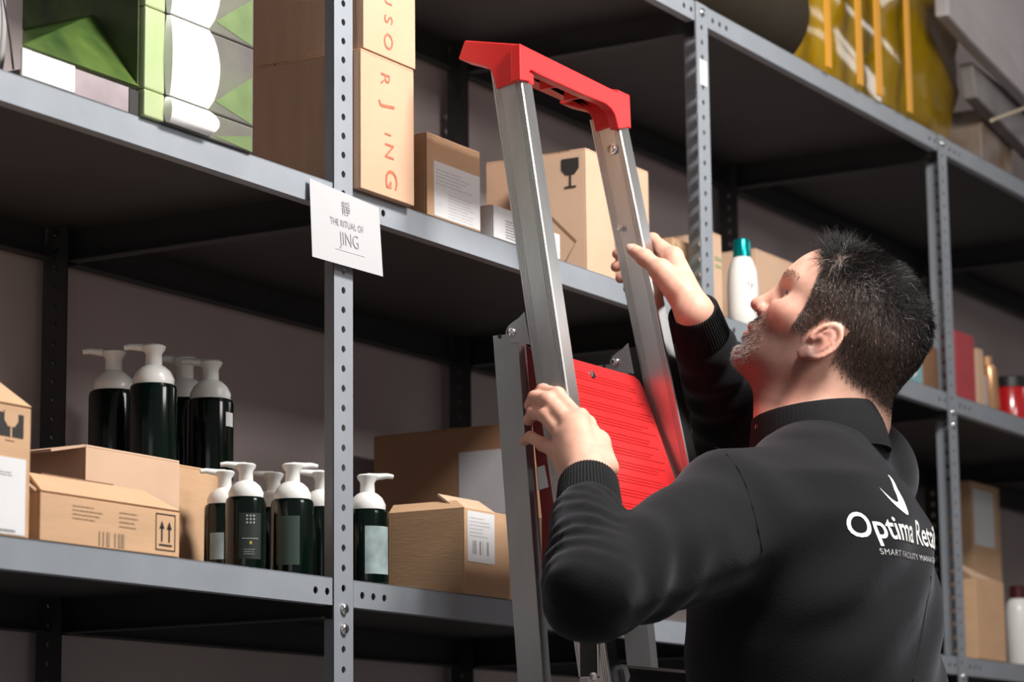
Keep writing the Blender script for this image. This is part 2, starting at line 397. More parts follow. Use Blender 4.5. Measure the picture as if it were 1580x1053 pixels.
flat('white_oval', [[(a*.5+a*.33*math.cos(q*PI/12), h*.46+h*.36*math.sin(q*PI/12)) for q in range(24)]], FY(), paper, t, t=0.001)
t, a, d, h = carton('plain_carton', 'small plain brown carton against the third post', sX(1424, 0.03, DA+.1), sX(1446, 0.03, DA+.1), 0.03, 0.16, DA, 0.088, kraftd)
# right of the third post
redm = mat('red_card', (0.42, 0.05, 0.06), 0.5, noise=.1)
goldm = mat('copper_foil', (0.75, 0.42, 0.22), 0.25, 0.6)
x0 = sX(1477, 0, DA+.1)
t, a, d, h = carton('red_gift_box', 'tall red box on the shelf right of the third post', x0+.003, sX(1507, 0, DA+.1), 0.005, 0.12, DA, sZ(508, x0, 0)-DA-.003, redm)
x0 = sX(1508, .03, DA+.1)
t, a, d, h = carton('cream_box', 'narrow cream box standing right against the red box', x0, sX(1517, .03, DA+.1), .03, 0.1, DA, .12, kraftp)
x0 = sX(1519, .04, DA+.1)
t, a, d, h = carton('grey_box', 'small grey box between cream box and copper bottle', x0, sX(1531, .04, DA+.1), .04, 0.1, DA, .075, paperd)
def lathe_thing(name, label, cat, parts, loc, group=None, rot=None, sc=1.0):
    t = thing(name, label, cat, loc, 0, group, rot)
    for nm, prof, m, kw in parts:
        bm = bmesh.new(); addlathe(bm, [(r*sc, z*sc) for r, z in prof], kw.get('n', 28), sq=kw.get('sq', 0))
        bmobj(nm, bm, m, t, smooth=True)
    return t
p = Vector((sX(1538, .03, DA), .045, DA+.0016))
cb = thing('copper_bottle', 'shiny copper coloured bottle leaning slightly beside the red tin', 'bottle', p, 0, None, (0, -0.06, 0))
bm = bmesh.new(); addlathe(bm, [(0.017, 0), (0.019, 0.003), (0.019, 0.085), (0.016, 0.098)], 24, sq=4); bmobj('body', bm, goldm, cb, smooth=True)
bm = bmesh.new(); addlathe(bm, [(0.010, 0.098), (0.012, 0.1), (0.012, 0.116), (0.010, 0.118)], 24); bmobj('cap', bm, goldm, cb, smooth=True)
p = Vector((sX(1568, .03, DA), .04, DA))
lathe_thing('red_tin', 'round glossy red tin with a black lid at the right edge of the shelf', 'tin',
    [('body', [(.036, 0), (.038, .002), (.038, .066), (.037, .068)], mat('glossy_red', (0.5, 0.01, 0.015), 0.2, coat=.6), {}), ('lid', [(.039, .068), (.039, .088), (.037, .09)], mat('black_lid', (.01, .01, .01), .4), {})], p)
# white bottle with teal cap
x_ = sX(1172, .0, DA+.05); s_ = sZ(370, x_, .03)-DA
wb = thing('white_bottle', 'white bottle with metallic teal cap beside the second post', 'bottle', (x_, .03, DA))
b_ = [(.022, 0), (.025, .004), (.0265, .03), (.0265, .07), (.024, .1), (.018, .118), (.014, .124)]
k_ = (s_-.030)/.124
bm = bmesh.new(); addlathe(bm, [(r, z*k_) for r, z in b_], 32); bmobj('body', bm, white, wb, smooth=True)
bm = bmesh.new(); addlathe(bm, [(.0150, s_-.031), (.0150, s_-.006), (.0135, s_-.001), (.01, s_)], 32); bmobj('cap', bm, mat('metallic_teal', (0.0, 0.27, 0.28), .2, .7), wb, smooth=True)
text('bottle_print', 'fr', .022, frame(Vector((-.0205, -.0175, s_*.42)), (.62, -.78, 0), (0, 0, 1)), inkp, wb)

# far left grey pouch and the green printed display cartons
gp = thing('grey_pouch', 'pale grey soft pouch with dark seam at the left end of the upper shelf', 'pouch', (sX(-40, .02, DA), 0.02, DA))
xr = sX(36, 0.02, DA+.05)-gp.location.x
bm = bmesh.new()
N = 16
def pouch(bm, w_, h_, dep, n=14, ny=8):
    for sgn in (1,):
        g = []
        for j in range(n+1):
            v = j/n; row = []
            xe = w_*(0.78+0.22*(1-v)**0.6*1.0) if v < .98 else w_*.75
            for i in range(2*ny):
                a_ = 2*PI*i/(2*ny); c, s2 = math.cos(a_), math.sin(a_)
                ex = abs(c)**.6*(1 if c > 0 else -1); ey = abs(s2)**.8*(1 if s2 > 0 else -1)
                tt = (math.sin(PI*min(1, .12+v*.88))**.45)
                row.append(bm.verts.new((xe/2+xe/2*ex, dep/2+dep/2*ey*tt*.9, v*h_)))
            g.append(row)
        for r1, r2 in zip(g, g[1:]):
            for i in range(2*ny): bm.faces.new((r1[i], r1[(i+1) % (2*ny)], r2[(i+1) % (2*ny)], r2[i]))
        bm.faces.new(g[0][::-1]); bm.faces.new(g[-1])
pouch(bm, xr, .17, .09)
bmobj('body', bm, mat('pale_grey_vinyl', (.42, .40, .41), .35, noise=.06, nscale=10), gp, smooth=True)
bm = bmesh.new(); addtube(bm, [(xr*.62, .004, .09), (xr*.72, .0, .045), (xr*.82, .001, .012)], .0012, 6); bmobj('seam', bm, ink, gp, smooth=True)

gm = mat('green_foliage_print', (0.02, 0.055, 0.010), 0.32, nscale=16, col2=(0.10, 0.16, 0.03), coat=.15)
gl = mat('light_green_print', (0.46, 0.52, 0.30), 0.35, nscale=16, col2=(0.38, 0.50, 0.22))
gc = mat('purple_green_print', (0.10, 0.08, 0.09), 0.5, nscale=13, col2=(0.15, 0.16, 0.11))
gw = mat('glossy_white_card', (0.95, 0.95, 0.93), 0.25, coat=.2)
X0 = sX(35, 0, DA+.03); X1 = sX(219, 0, DA+.03)
dc = thing('display_carton', 'green leaf-printed display carton with folded flaps and a white base band', 'box', (X0, 0, DA))
a = X1-X0; hb = sZ(72, X0, 0)-DA
box('base', 0.06, a-.004, 0.004, .19, 0, hb-.002, gc, dc, bevel=.001)
box('white_band', 0, sX(116, 0, DA+.02)-X0, 0.0, .0035, 0.0005, hb-.001, gw, dc, bevel=.0008)
box('print_band', sX(117, 0, DA+.02)-X0, sX(200, 0, DA+.02)-X0, 0.0015, .0035, 0.0005, hb-.003, mat('mauve_grey_card', (.33, .27, .29), .5, noise=.2, nscale=18), dc)
box('recess_shade', sX(201, 0, DA+.02)-X0, a-.003, 0.001, .0036, 0.0005, hb-.004, ink, dc)  # black strip standing in for the shade of a recess
# folded flaps
F0 = Vector((0, 0, hb)); XB = sX(215, 0, DA+hb)-.002
def wallp(px, py):
    Y = sY(px, XB, DA+.1); Z = sZ(py, XB, Y); Y = sY(px, XB, Z); return Vector((XB, Y, Z))-dc.location
F1 = Vector((XB-X0, 0, hb)); B1 = wallp(143, 25); B0 = wallp(36, 46)
T1 = F1+Vector((0, 0, .2)); TB = B1+Vector((0, 0, .16)); T0 = B0+Vector((0, 0, .16))
def plate(name, pts, m, par, th=.002):
    bm = bmesh.new(); pts = [Vector(p) for p in pts]
    n_ = (pts[1]-pts[0]).cross(pts[2]-pts[0]).normalized()
    addprism(bm, pts, n_*th); return bmobj(name, bm, m, par)
plate('front_flap', [F0, F1, B1], gm, dc)
plate('inner_flap', [F0, B1, B0], gm, dc)
plate('side_flap', [F1, T1, TB, B1], mat('shaded_green_print', (0.012, 0.03, 0.006), 0.45, nscale=16, col2=(0.05, 0.08, 0.02)), dc)  # print darkened: shade of the left-facing side is in the colour
plate('back_flap', [B0, B1, TB, T0], mat('shaded_foliage_print', (0.02, 0.045, 0.008), 0.5, nscale=26, col2=(0.07, 0.13, 0.025)), dc)  # same left-facing side, its shade also put into the print colour
# stack of gift boxes with a white sleeve
zz = DA; hs = [sZ(137, sX(218, 0, DA), 0)-DA, .098, .098]; Xg0 = sX(221, -.004, DA+.03); Xg1 = sX(391, -.004, DA+.03)
nm = ['lowest', 'middle', 'highest']
for q, hh in enumerate(hs):
    t = thing('gift_box', 'green camouflage-print gift box with a white sleeve, %s of its stack' % nm[q], 'box', (Xg0, -.006, zz), 0, 'green gift boxes in the stack')
    a = Xg1-Xg0; xw0 = sX(248, 0, DA+.05)-Xg0; xw1 = sX(318, 0, DA+.05)-Xg0
    box('box_end', 0, xw0, 0, .17, 0.0, hh-.0008, gl, t, bevel=.002)
    box('body', xw0+.0002, a, 0.002, .17, 0.0, hh-.0008, gc, t, bevel=.002)
    bm = bmesh.new(); n = 10; col = []
    for j in range(n+1):
        v = j/n; bul = math.sin(PI*v)**.7 if 0 < v < 1 else 0
        e0 = xw0+.002-.004*bul; e1 = xw1-.004+.012*bul; yf = -.0035-.007*bul
        col.append([bm.verts.new((x, y, .001+v*(hh-.003))) for x, y in ((e0, .0), (e0+.003, yf), (e1-.003, yf), (e1, .0))])
    for r1, r2 in zip(col, col[1:]):
        for i in range(3): bm.faces.new((r1[i], r1[i+1], r2[i+1], r2[i]))
    bm.faces.new(col[0][::-1]); bm.faces.new(col[-1]); bm.faces.new([c[0] for c in col][::-1]); bm.faces.new([c[3] for c in col])
    bmesh.ops.recalc_face_normals(bm, faces=bm.faces[:]); bmobj('white_sleeve', bm, gw, t, smooth=True)
    if hh > .06:
        box('sleeve_slot', xw0+.004, xw1-.006, -.0062, -.004, hh-.022, hh-.018, mat('slot_grey', (.12, .17, .18), .6), t)
    # diagonal printed patch
    flat('leaf_print', [[(xw1+.012, hh*.15), (a-.004, hh*.02), (a-.004, hh*.62)]], FY(), mat('soft_green_print', (.13, .19, .07), .5, noise=.2, nscale=20), t, t=-.0016)
    zz += hh

# --- level B ---
# labelled carton at far left
Y0 = 0.0; x1 = sX(47, Y0, DB+.1); x0 = x1-.19; h0 = sZ(632, x1, Y0)-DB
t, a, d, h = carton('tall_labelled_carton', 'tall carton with glass mark and white label at the left end of the lower shelf', x0, x1, Y0, .14, DB, h0, kraft, top='open')
plate('sloped_flap', [(0, .001, h), (a, .001, h), (a-.03, .035, h+.035), (0, .04, h+.03)], kraft, t, .003)
plate('back_flap', [(0, d-.003, h), (a, d-.003, h), (a-.03, d-.03, h+.03), (0, d-.03, h+.03)], kraft, t, .003)
box('white_label', a*.3, a-.007, -.0006, -.0001, .002, h*.60, paper, t)
flat('label_print', lines_print(a*.5, h*.42, a*.88, h*.52, 5, .3, 4)+lines_print(a*.7, h*.03, a*.9, h*.07, 1, .5, 6), FY(), inkg, t, t=.0009)
flat('fragile_mark', [rect(a-.052, h*.76, a-.012, h*.94)], FY(), ink, t, t=.0006)
flat('glass_mark', glass_icon(a-.032, h*.85, .036), FY(), kraft, t, t=.0009)
# low front carton with arrow mark
x0 = sX(62, 0, DB+.03); x1 = sX(277, 0, DB+.03); h0 = sZ(757, x0, 0)-DB
t, a, d, h = carton('low_carton', 'low tan carton with up-arrow mark, in front of the bigger open carton', x0, x1, 0.0, .12, DB, h0-.002, kraft, top='open')
plate('front_flap', [(0, .001, h), (a, .001, h), (a-.035, .028, h+.022), (.01, .028, h+.022)], kraft, t, .003)
plate('side_flap', [(0.001, .005, h), (0.001, d, h), (-.018, d, h+.02), (-.018, .02, h+.02)], kraft, t, .003)
flat('arrow_mark', arrow_icon(a-.026, h*.52, .037), FY(), ink, t, t=.0006)
flat('print', lines_print(a*.22, h*.55, a*.45, h*.9, 4, .25, 3)+lines_print(a*.55, h*.5, a*.72, h*.9, 4, .25, 9)+barcode(a*.35, h*.05, a*.6, h*.35, 9, 2), FY(), mat('faded_ink', (.36, .24, .15), .8), t, t=.0006)
# inner flap standing up behind the front one
yf_ = .05; xa = sX(46, yf_, DB+.1); xb = sX(172, yf_, DB+.09); zt0 = sZ(728, xa, yf_)
xa -= x0; xb -= x0; za = zt0-DB
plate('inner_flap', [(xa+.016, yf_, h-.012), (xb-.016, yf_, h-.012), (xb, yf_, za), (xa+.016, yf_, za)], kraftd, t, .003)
# bigger open carton behind
Y0 = .135; x0 = sX(132, Y0, DB+.1); x1 = sX(277, Y0, DB+.1); h0 = sZ(686, x0, Y0)-DB
t, a, d, h = carton('open_carton', 'bigger brown carton behind the low one, under the dark bottles', x0, x1, Y0, D-.01, DB, h0-.003, kraftp)
plate('side_flap', [(-.001, 0, h), (-.001, d*.8, h), (-.05, d*.8, h-.01), (-.05, .01, h-.01)], kraftp, t, .003)
BIGH = h+.0036+DB
x2 = sX(345, Y0, DB+.1)
t, a, d, h = carton('shaded_carton', 'brown carton to the right of the bigger open one, behind the pump bottles', x1+.003, x2+.02, Y0+.02, D-.01, DB, h0-.003, kraft)
# pump bottles
def pump_bottle(label, X, Y, Z, rot=0.0, sc=1.0, group=None, front=True, wide=1.0):
    t = thing('pump_bottle', label, 'bottle', (X, Y, Z), rot, group)
    bm = bmesh.new(); addlathe(bm, [(.0240*sc, 0), (.0262*sc, .002*sc), (.0265*sc, .006*sc), (.0265*sc, .0885*sc), (.0252*sc, .093*sc), (.021*sc, .0942*sc)], 40)
    bmobj('body', bm, bottlem, t, smooth=True)
    bm = bmesh.new(); addlathe(bm, [(.0228*sc, .0944*sc), (.0232*sc, .101*sc), (.019*sc, .1095*sc), (.0135*sc, .1145*sc), (.0095*sc, .1165*sc)], 28)
    bmobj('collar', bm, white, t, smooth=True)
    bm = bmesh.new(); addlathe(bm, [(.0095*sc, .1165*sc), (.009*sc, .129*sc), (.0125*sc, .134*sc), (.0135*sc, .1375*sc), (.011*sc, .1395*sc)], 24)
    hd = bmobj('pump_head', bm, white, t, smooth=True)
    bm = bmesh.new()
    pts = [(0, 0, .1362*sc), (.012*sc, 0, .137*sc), (.026*sc, 0, .1385*sc), (.0335*sc, 0, .1375*sc)]
    addtube(bm, pts, [.0055*sc, .0045*sc, .0036*sc, .003*sc], 10); bmobj('spout', bm, white, hd, smooth=True)
    return t
def wrapped(name, rects, ang, r, t, m, parent):      # flat print bent round the bottle
    bm = bmesh.new(); nx, ny = math.sin(ang), -math.cos(ang); a0 = math.atan2(ny, nx)
    for pl in rects:
        xa, xb = min(p[0] for p in pl), max(p[0] for p in pl); ya, yb = min(p[1] for p in pl), max(p[1] for p in pl)
        n = max(1, int((xb-xa)/.003)+1); prev = None
        for k in range(n+1):
            a = a0+(xa+(xb-xa)*k/n)/r; c, s_ = math.cos(a)*(r+t), math.sin(a)*(r+t)
            cur = (bm.verts.new((c, s_, ya)), bm.verts.new((c, s_, yb)))
            if prev: bm.faces.new((prev[0], cur[0], cur[1], prev[1]))
            prev = cur
    return bmobj(name, bm, m, parent)
def blabel(t, sc, ang, m=lablg, z0=.012, z1=.072, hw=.0155, marks=True):
    r = .0266*sc; ang -= t.rotation_euler.z
    lb = wrapped('label', [rect(-hw*sc, z0*sc, hw*sc, z1*sc)], ang, r, .0002, m, t)
    if marks:
        mk = mat('label_print', (.30, .32, .30), .6)
        wrapped('label_print', [rect((-.006+i*.0045)*sc, (.058+j*.0045)*sc, (-.0035+i*.0045)*sc, (.0605+j*.0045)*sc) for i in range(3) for j in range(3)]
             + lines_print(-.011*sc, .038*sc, .011*sc, .041*sc, 1, .4, 2) + lines_print(-.009*sc, .018*sc, .009*sc, .027*sc, 3, .25, 5), ang, r, .0006, mk, lb)
        wrapped('yellow_dot', [rect(-.0015*sc, .031*sc, .0015*sc, .035*sc)], ang, r, .0006, mat('yellow_print', (.45, .35, .03), .6), lb)
# placing: px of the axis, Y, top y pixel gives the size
def place_pump(label, px, Y, Z, ytop, rot, **k):
    X = sX(px, Y, Z+.05); sc = (sZ(ytop, X, Y)-Z)/.1395
    return pump_bottle(label, X, Y, Z, rot, sc, **k), sc
CAMANG = math.atan2(-.86, .51)                  # direction of 'image right' as seen on the shelf
t, sc = place_pump('dark green pump bottle with printed label, front left of the row, spout left', 379, .03, DB, 716, PI*.75, group='pump bottles on the lower shelf')
blabel(t, sc, -PI*.22)
t, sc = place_pump('dark green pump bottle with its spout raised to the right, in the front row', 451, .035, DB, 716, -.55, group='pump bottles on the lower shelf')
blabel(t, sc, -PI*.38, mat('plain_dark_label', (.035, .06, .045), .45), marks=False)
t, sc = place_pump('dark green pump bottle with a silver label, right of the first post', 567, .03, DB, 733, -.75, group='pump bottles on the lower shelf')
blabel(t, sc, -PI*.13, labls, hw=.0185, marks=False); 
t, sc = place_pump('dark green pump bottle immediately left of the first post', 497, .075, DB, 728, 2.3, group='pump bottles on the lower shelf')
t, sc = place_pump('dark green pump bottle half hidden behind the front left one', 346, .10, DB, 727, PI*.8, group='pump bottles on the lower shelf')
blabel(t, sc, -PI*.42, labls, .02, .055, .01, marks=False)
t, sc = place_pump('dark green pump bottle in the second row, between the two front ones', 421, .12, DB, 730, 2.2, group='pump bottles on the lower shelf')
for px, Y, yt, rr, lab in ((174, .31, 541, 2.2, 'dark pump bottle standing on the open carton, leftmost of the four'), (236, .22, 533, 2.0, 'dark pump bottle standing on the open carton, second from the left, tallest looking'),
                      (284, .31, 552, 2.1, 'dark pump bottle standing on the open carton, third from the left'), (324, .24, 557, 2.3, 'dark pump bottle with a small white sticker, rightmost of the four on the cartons')):
    t, sc = place_pump(lab, px, Y, BIGH, yt, rr, group='dark bottles on top of the open carton')
    if px == 324: blabel(t, sc, .05, paper, .062, .078, .007, marks=False)
print('pump sc', sc)

# carton with barcode label and open flap, big dark carton behind
x0 = sX(717, 0, DB+.05); x1 = sX(786, 0, DB+.05); h0 = sZ(783, x0, 0)-DB
Yb = sY(600, x0, DB+.05)
t, a, d, h = carton('barcode_carton', 'open tan carton with a white barcode label, left of the ladder leg', x0, x1, 0, Yb, DB, h0, kraft, top='open')
plate('raised_flap', [(a*.05, d-.1, h), (a, d-.1, h), (a*1.0, d-.07, h+.02), (a*.1, d-.07, h+.02)], kraftp, t, .003)
plate('side_flap', [(0, .0, h), (0, d, h), (.012, d, h+.012), (.012, 0.02, h+.012)], kraft, t, .003)
lb = box('barcode_label', a*.06, a*.66, -.0006, -.0001, h*.38, h*.97, paper, t)
flat('print', lines_print(a*.1, h*.68, a*.6, h*.93, 6, .2, 4), FY(), inkp, lb, t=.0008)
flat('barcode', barcode(a*.16, h*.47, a*.57, h*.63, 18, 4), FY(), inkg, lb, t=.0008)
Yc = .17; x0 = sX(800, Yc, DB+.1); h0 = sZ(652, x0, Yc)-DB
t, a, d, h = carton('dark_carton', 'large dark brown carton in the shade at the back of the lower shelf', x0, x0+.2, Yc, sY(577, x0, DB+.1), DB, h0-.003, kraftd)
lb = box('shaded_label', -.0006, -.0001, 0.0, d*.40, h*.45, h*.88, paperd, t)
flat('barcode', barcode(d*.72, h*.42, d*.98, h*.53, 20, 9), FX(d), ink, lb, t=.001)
# cartons seen between leg and rail
x0 = sX(862, .03, DB+.05)
t, a, d, h = carton('half_hidden_carton', 'tan carton seen in the gap between ladder leg and sleeve', x0, x0+.12, .03, .15, DB, sZ(800, x0, .03)-DB, kraftp)
# right of third post
x0 = sX(1503, .24, DB+.2); 
t, a, d, h = carton('sheet_carton', 'tall brown carton with a sheet of paper taped on, right of the third post', x0, sX(1547, .24, DB+.2), .24, .31, DB, sZ(742, x0, .24)-DB-.003, kraft)
box('paper_sheet', a*.08, a*.78, -.0006, -.0001, h*.68, h*.97, paper, t)
x0 = sX(1507, .0, DB+.1); h0 = sZ(893, x0, 0.)-DB
t, a, d, h = carton('flap_carton', 'open carton with a pale raised flap, in front of the sheet carton', x0, sX(1550, .0, DB+.1), .0, .055, DB, h0, kraft, top='open')
plate('raised_flap', [(0, .003, h), (a, .003, h), (a*1.1, .04, h+.012), (0, .045, h+.035)], kraftp, t, .003)
x_ = sX(1573, .02, DB+.05); s_ = sZ(905, x_, .02)-DB
wb = thing('white_bottle', 'white bottle with dark red cap at the lower right edge', 'bottle', (x_, .02, DB))
bm = bmesh.new(); addlathe(bm, [(.024, 0), (.026, .004), (.026, s_-.05), (.022, s_-.032), (.015, s_-.025)], 28); bmobj('body', bm, white, wb, smooth=True)
bm = bmesh.new(); addlathe(bm, [(.0165, s_-.025), (.0165, s_-.003), (.013, s_)], 28); bmobj('cap', bm, mat('dark_red_cap', (.06, .008, .01), .3), wb, smooth=True)

# --- paper sign ---
P = [onY(477.5, 275, -.0045), onY(584.5, 320.5, -.0045), onY(591, 427, -.013), onY(482, 396, -.012)]
sg = thing('paper_sign', 'white paper sign with grey lettering hung on the upper shelf edge', 'sign', P[3])
q = [p_-P[3] for p_ in P]
bm = bmesh.new(); addprism(bm, [q[3], q[2], q[1], q[0]], (0, .0005, 0)); bmobj('sheet', bm, mat('sign_paper', (.44, .44, .452), .6), sg)
ux = (q[1]-q[0]); uz = (q[0]-q[3]); wd = ux.length; ht = uz.length
M = frame(Vector((0, 0, 0))+Vector((0, -.0006, 0)), q[2]-q[3], uz)
def st(s, cx, cy, sz, m_, **k):
    text('lettering', s, sz, M @ Matrix.Translation((cx, cy, 0.0002)), m_, sg, align='CENTER', **k)
st('靜', wd*.52, ht*.68, ht*.20, inkg)
st('THE RITUAL OF', wd*.52, ht*.50, ht*.125, inkg, sx=.85)
st('JING', wd*.54, ht*.265, ht*.25, inkg, sx=.85, bold=-.0003)
flat('underline', [rect(wd*.33, ht*.19, wd*.75, ht*.197)], M, inkp, sg)

# --- top shelf ---
yel = mat('yellow_clear_vinyl', (0.56, 0.33, 0.006), 0.14, nscale=5, col2=(0.30, 0.19, 0.004), trans=.15, coat=.3, bump=.9, bscale=22, stretch=(1.2, 1, .35))
org = mat('orange_plastic', (0.75, 0.33, 0.01), 0.4)
x0 = sX(1238, .05, DT+.1)
yb_ = thing('vinyl_bag', 'puffy glossy yellow vinyl bag with orange stripes on top of the rack', 'bag', (x0, .02, DT))
Wb = sX(1492, .05, DT+.02)-x0
bm = bmesh.new()
bmesh.ops.create_cube(bm, size=1.0)
bmesh.ops.subdivide_edges(bm, edges=bm.edges[:], cuts=12, use_grid_fill=True)
for v in bm.verts:
    x, y, z = v.co*2
    X_, Y_, Z_ = x*(1-.05*z*z-.05*y*y), y*(1-.28*x*x-.15*z*z), z*(1-.10*x*x-.12*y*y)
    wr = .05*math.sin(5*x+9*z)+.03*math.sin(17*z+9*x)+.02*math.sin(11*x+3)
    v.co = (Wb*(.5+.5*X_), .13+.13*Y_*(1+wr)+.01*wr, .0+.42*(.5+.5*Z_)+(0 if z < -.9 else .004*wr))
    if v.co.z < .012: v.co.z = max(0, v.co.z*.3)
bmobj('inflated_body', bm, yel, yb_, smooth=True)
for i, (fx, rr) in enumerate(((.13, .0115), (.30, .012), (.42, .013), (.66, .011))):
    bm = bmesh.new(); xx = sX((1270, 1319, 1349, 1396)[i], -.005, DT+.05)-x0
    ys = -.02
    bx = [addbox(bm, xx-rr, xx+rr, ys-.016, ys-.012, -.034 if False else .001, .39)]
    bmobj('orange_strap', bm, org, yb_, bevel=.001)
x0 = sX(1475, .06, DT+.1)
gs = thing('grey_shell', 'large pale grey moulded shell leaning on top of the rack at the right', 'panel', (x0, .01, DT))
def qp(px, py, Y): return onY(px, py, Y-.065)-gs.location
shell = mat('pale_grey_plastic', (.42, .39, .40), .55, noise=.07, nscale=12)
pts = [qp(1462, -30, .02), qp(1464, 22, .0), qp(1505, 68, .0), qp(1600, 165, .0), qp(1700, 262, .0), qp(1900, 200, .0), qp(1800, -60, .02)]
bm = bmesh.new(); addprism(bm, pts, (0, .03, 0)); bmobj('upper_panel', bm, shell, gs, bevel=.006)
pts = [qp(1500, 95, .04), qp(1508, 150, .04), qp(1600, 245, .04), qp(1640, 240, .04), qp(1620, 190, .04)]
bm = bmesh.new(); addprism(bm, pts, (0, .03, 0)); bmobj('lower_panel', bm, mat('dull_grey_plastic', (.22, .2, .2), .6, noise=.2, nscale=12), gs, bevel=.004)
bm = bmesh.new(); P0 = onZ(1492, 250, DT); 
x1 = sX(1494, .04, DT+.03)-x0; x2 = sX(1540, .04, DT+.03)-x0
addprism(bm, [(x1, 0, 0), (x2, 0, 0), (x2+.01, 0, .07), (x1+.03, 0, .12), (x1-.004, 0, .07)], (0, .08, 0)); bmobj('foot_block', bm, mat('stained_grey_plastic', (.30, .27, .25), .6, nscale=14, col2=(.16, .08, .03)), gs, bevel=.004)
tb = thing('light_tube', 'thin pale tube lying slanted at the right end of the rack top', 'tube', onY(1530, 186, -.08))
bm = bmesh.new(); addtube(bm, [(0, 0, 0), onY(1600, 160, -.08)-onY(1530, 186, -.08)], .0035, 10); bmobj('tube_body', bm, mat('cream_tube', (.6, .5, .35), .3), tb, smooth=True)
dk = thing('rolled_mat', 'dark brown rolled mat lying on top of the rack', 'mat', (sX(1110, .12, DT), .105, DT+.1005))
bm = bmesh.new()
addtube(bm, [(-.25, 0, 0), (0, 0, 0), (.13, 0, 0)], .1, 32)
bmobj('roll', bm, mat('dark_brown_felt', (.024, .016, .007), .7, noise=.25, nscale=8), dk, smooth=True)

# ---------------- ladder ----------------
alu = mat('brushed_aluminium', (0.62, 0.62, 0.62), 0.34, 1.0, noise=.10, nscale=30, stretch=(1, 1, .15), bump=.06, bscale=160)
aluleg = mat('dull_aluminium', (0.42, 0.43, 0.44), 0.42, .85, noise=.10, nscale=18, stretch=(1, 1, .2), bump=.05, bscale=140)
redp = mat('red_ladder_plastic', (0.74, 0.024, 0.026), 0.38, noise=.05, nscale=20, bump=.05, bscale=300)
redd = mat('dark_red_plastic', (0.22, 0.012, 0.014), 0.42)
blackp = mat('black_rubber', (.012, .012, .012), .6)
YT = -0.175
def solve_rails():
    a = onY(805, 125, YT); b = onY(957, 200, YT); c = onY(880, 630, YT-.073)
    d = onY(1058, 690, YT-.073*(a.z-1.60)/(a.z-c.z)); return a, b, c, d
RA, RB, RC, RD = solve_rails()
dL = (RC-RA)/(RA.z-RC.z); dR = (RD-RB)/(RB.z-RD.z)      # per metre going down
ladder = thing('step_ladder', 'aluminium platform step ladder with red plastic top and folded red platform', 'ladder', ((RA.x+RB.x)/2, YT-.17*RA.z, 0))
LO = ladder.location.copy()
RW, RT = .044, .028
def lrail(A, d, flip):
    # cross section in x (0..RT) and y (0..RW), grooves on the -x face
    sec = [(0, 0)]
    gy = [.004, .0065, .009, RW-.011, RW-.0085, RW-.006, RW-.0035]
    pts = []
    for g in gy: pts += [(0, g-.0006), (.0009, g-.0003), (.0009, g+.0003), (0, g+.0006)]
    sec = [(.0015, 0), (0, .0015)]+pts+[(0, RW-.001), (.001, RW), (RT-.0015, RW), (RT, RW-.0015), (RT, .0015), (RT-.0015, 0)]
    bm = bmesh.new()
    zt = A.z+.02; top = A+d*(-.02); bot = A+d*(A.z-.035)
    r0 = [bm.verts.new(top-LO+Vector((x, y, 0))) for x, y in sec]; r1 = [bm.verts.new(bot-LO+Vector((x, y, 0))) for x, y in sec]
    n = len(sec)
    for i in range(n): bm.faces.new((r0[i], r0[(i+1) % n], r1[(i+1) % n], r1[i]))
    bm.faces.new(r0[::-1]); bm.faces.new(r1); bmesh.ops.recalc_face_normals(bm, faces=bm.faces[:])
    r = bmobj('side_rail', bm, alu, ladder)
    bm = bmesh.new(); e = bot-LO; addbox(bm, e.x-.003, e.x+RT+.003, e.y-.003, e.y+RW+.003, .0003, .05)
    bmobj('foot', bm, blackp, r, bevel=.003)
    return r
rl = lrail(RA, dL, 0); rr_ = lrail(RB, dR, 1)
def railp(A, d, z): return A+d*(A.z-z)
# treads
zst = 1.287
k = 0
while zst > .15:
    a = railp(RA, dL, zst); b = railp(RB, dR, zst)
    bm = bmesh.new(); x0, x1 = a.x+RT-LO.x, b.x-LO.x; y = a.y-.010-LO.y
    prof = [(0, .006), (.004, .010), (.010, .011), (.014, .007), (.018, .011), (.026, .011), (.030, .007), (.034, .011), (.042, .011), (.046, .007), (.05, .011), (.06, .011), (.062, -.018), (.058, -.018), (.057, .005), (.006, .005), (.004, -.004), (.003, -.012), (.006, -.016), (.003, -.026), (-.001, -.026), (-.003, -.018), (.0, -.012), (-.003, -.004)]
    addprism(bm, [(x0, y+p, zst+q) for p, q in prof], (x1-x0, 0, 0))
    bmobj('tread', bm, alu, ladder)
    for xx, sg in ((a.x-LO.x-.0012, 1),):
        bm = bmesh.new(); addlathe(bm, [(.006, 0), (.005, .0016), (.002, .002)], 12, Matrix.Translation((xx+.0012, a.y+.022-LO.y, zst-.004)) @ Matrix.Rotation(-PI/2, 4, 'Y')); bmobj('rivet', bm, zinc, ladder, smooth=True)
    zst -= .245; k += 1
# slot in the left rail web: black plate for the shade inside it
a = onX(903, 1012, RC.x-.010); 
zc = 1.287; a = railp(RA, dL, zc+.025)
bm = bmesh.new(); addbox(bm, a.x-.0012-LO.x, a.x-.0002-LO.x, a.y+.012-LO.y, a.y+.036-LO.y, zc-.004, zc+.04)
bmobj('slot_shade', bm, ink, rl, bevel=.0)
bm = bmesh.new()
for y0, y1, z0, z1 in ((.010, .012, zc-.006, zc+.042), (.036, .038, zc-.006, zc+.042), (.010, .038, zc-.006, zc-.004), (.010, .038, zc+.04, zc+.042)):
    addbox(bm, a.x-.002-LO.x, a.x-.0002-LO.x, a.y+y0-LO.y, a.y+y1-LO.y, z0, z1)
bmobj('slot_rim', bm, zinc, rl)
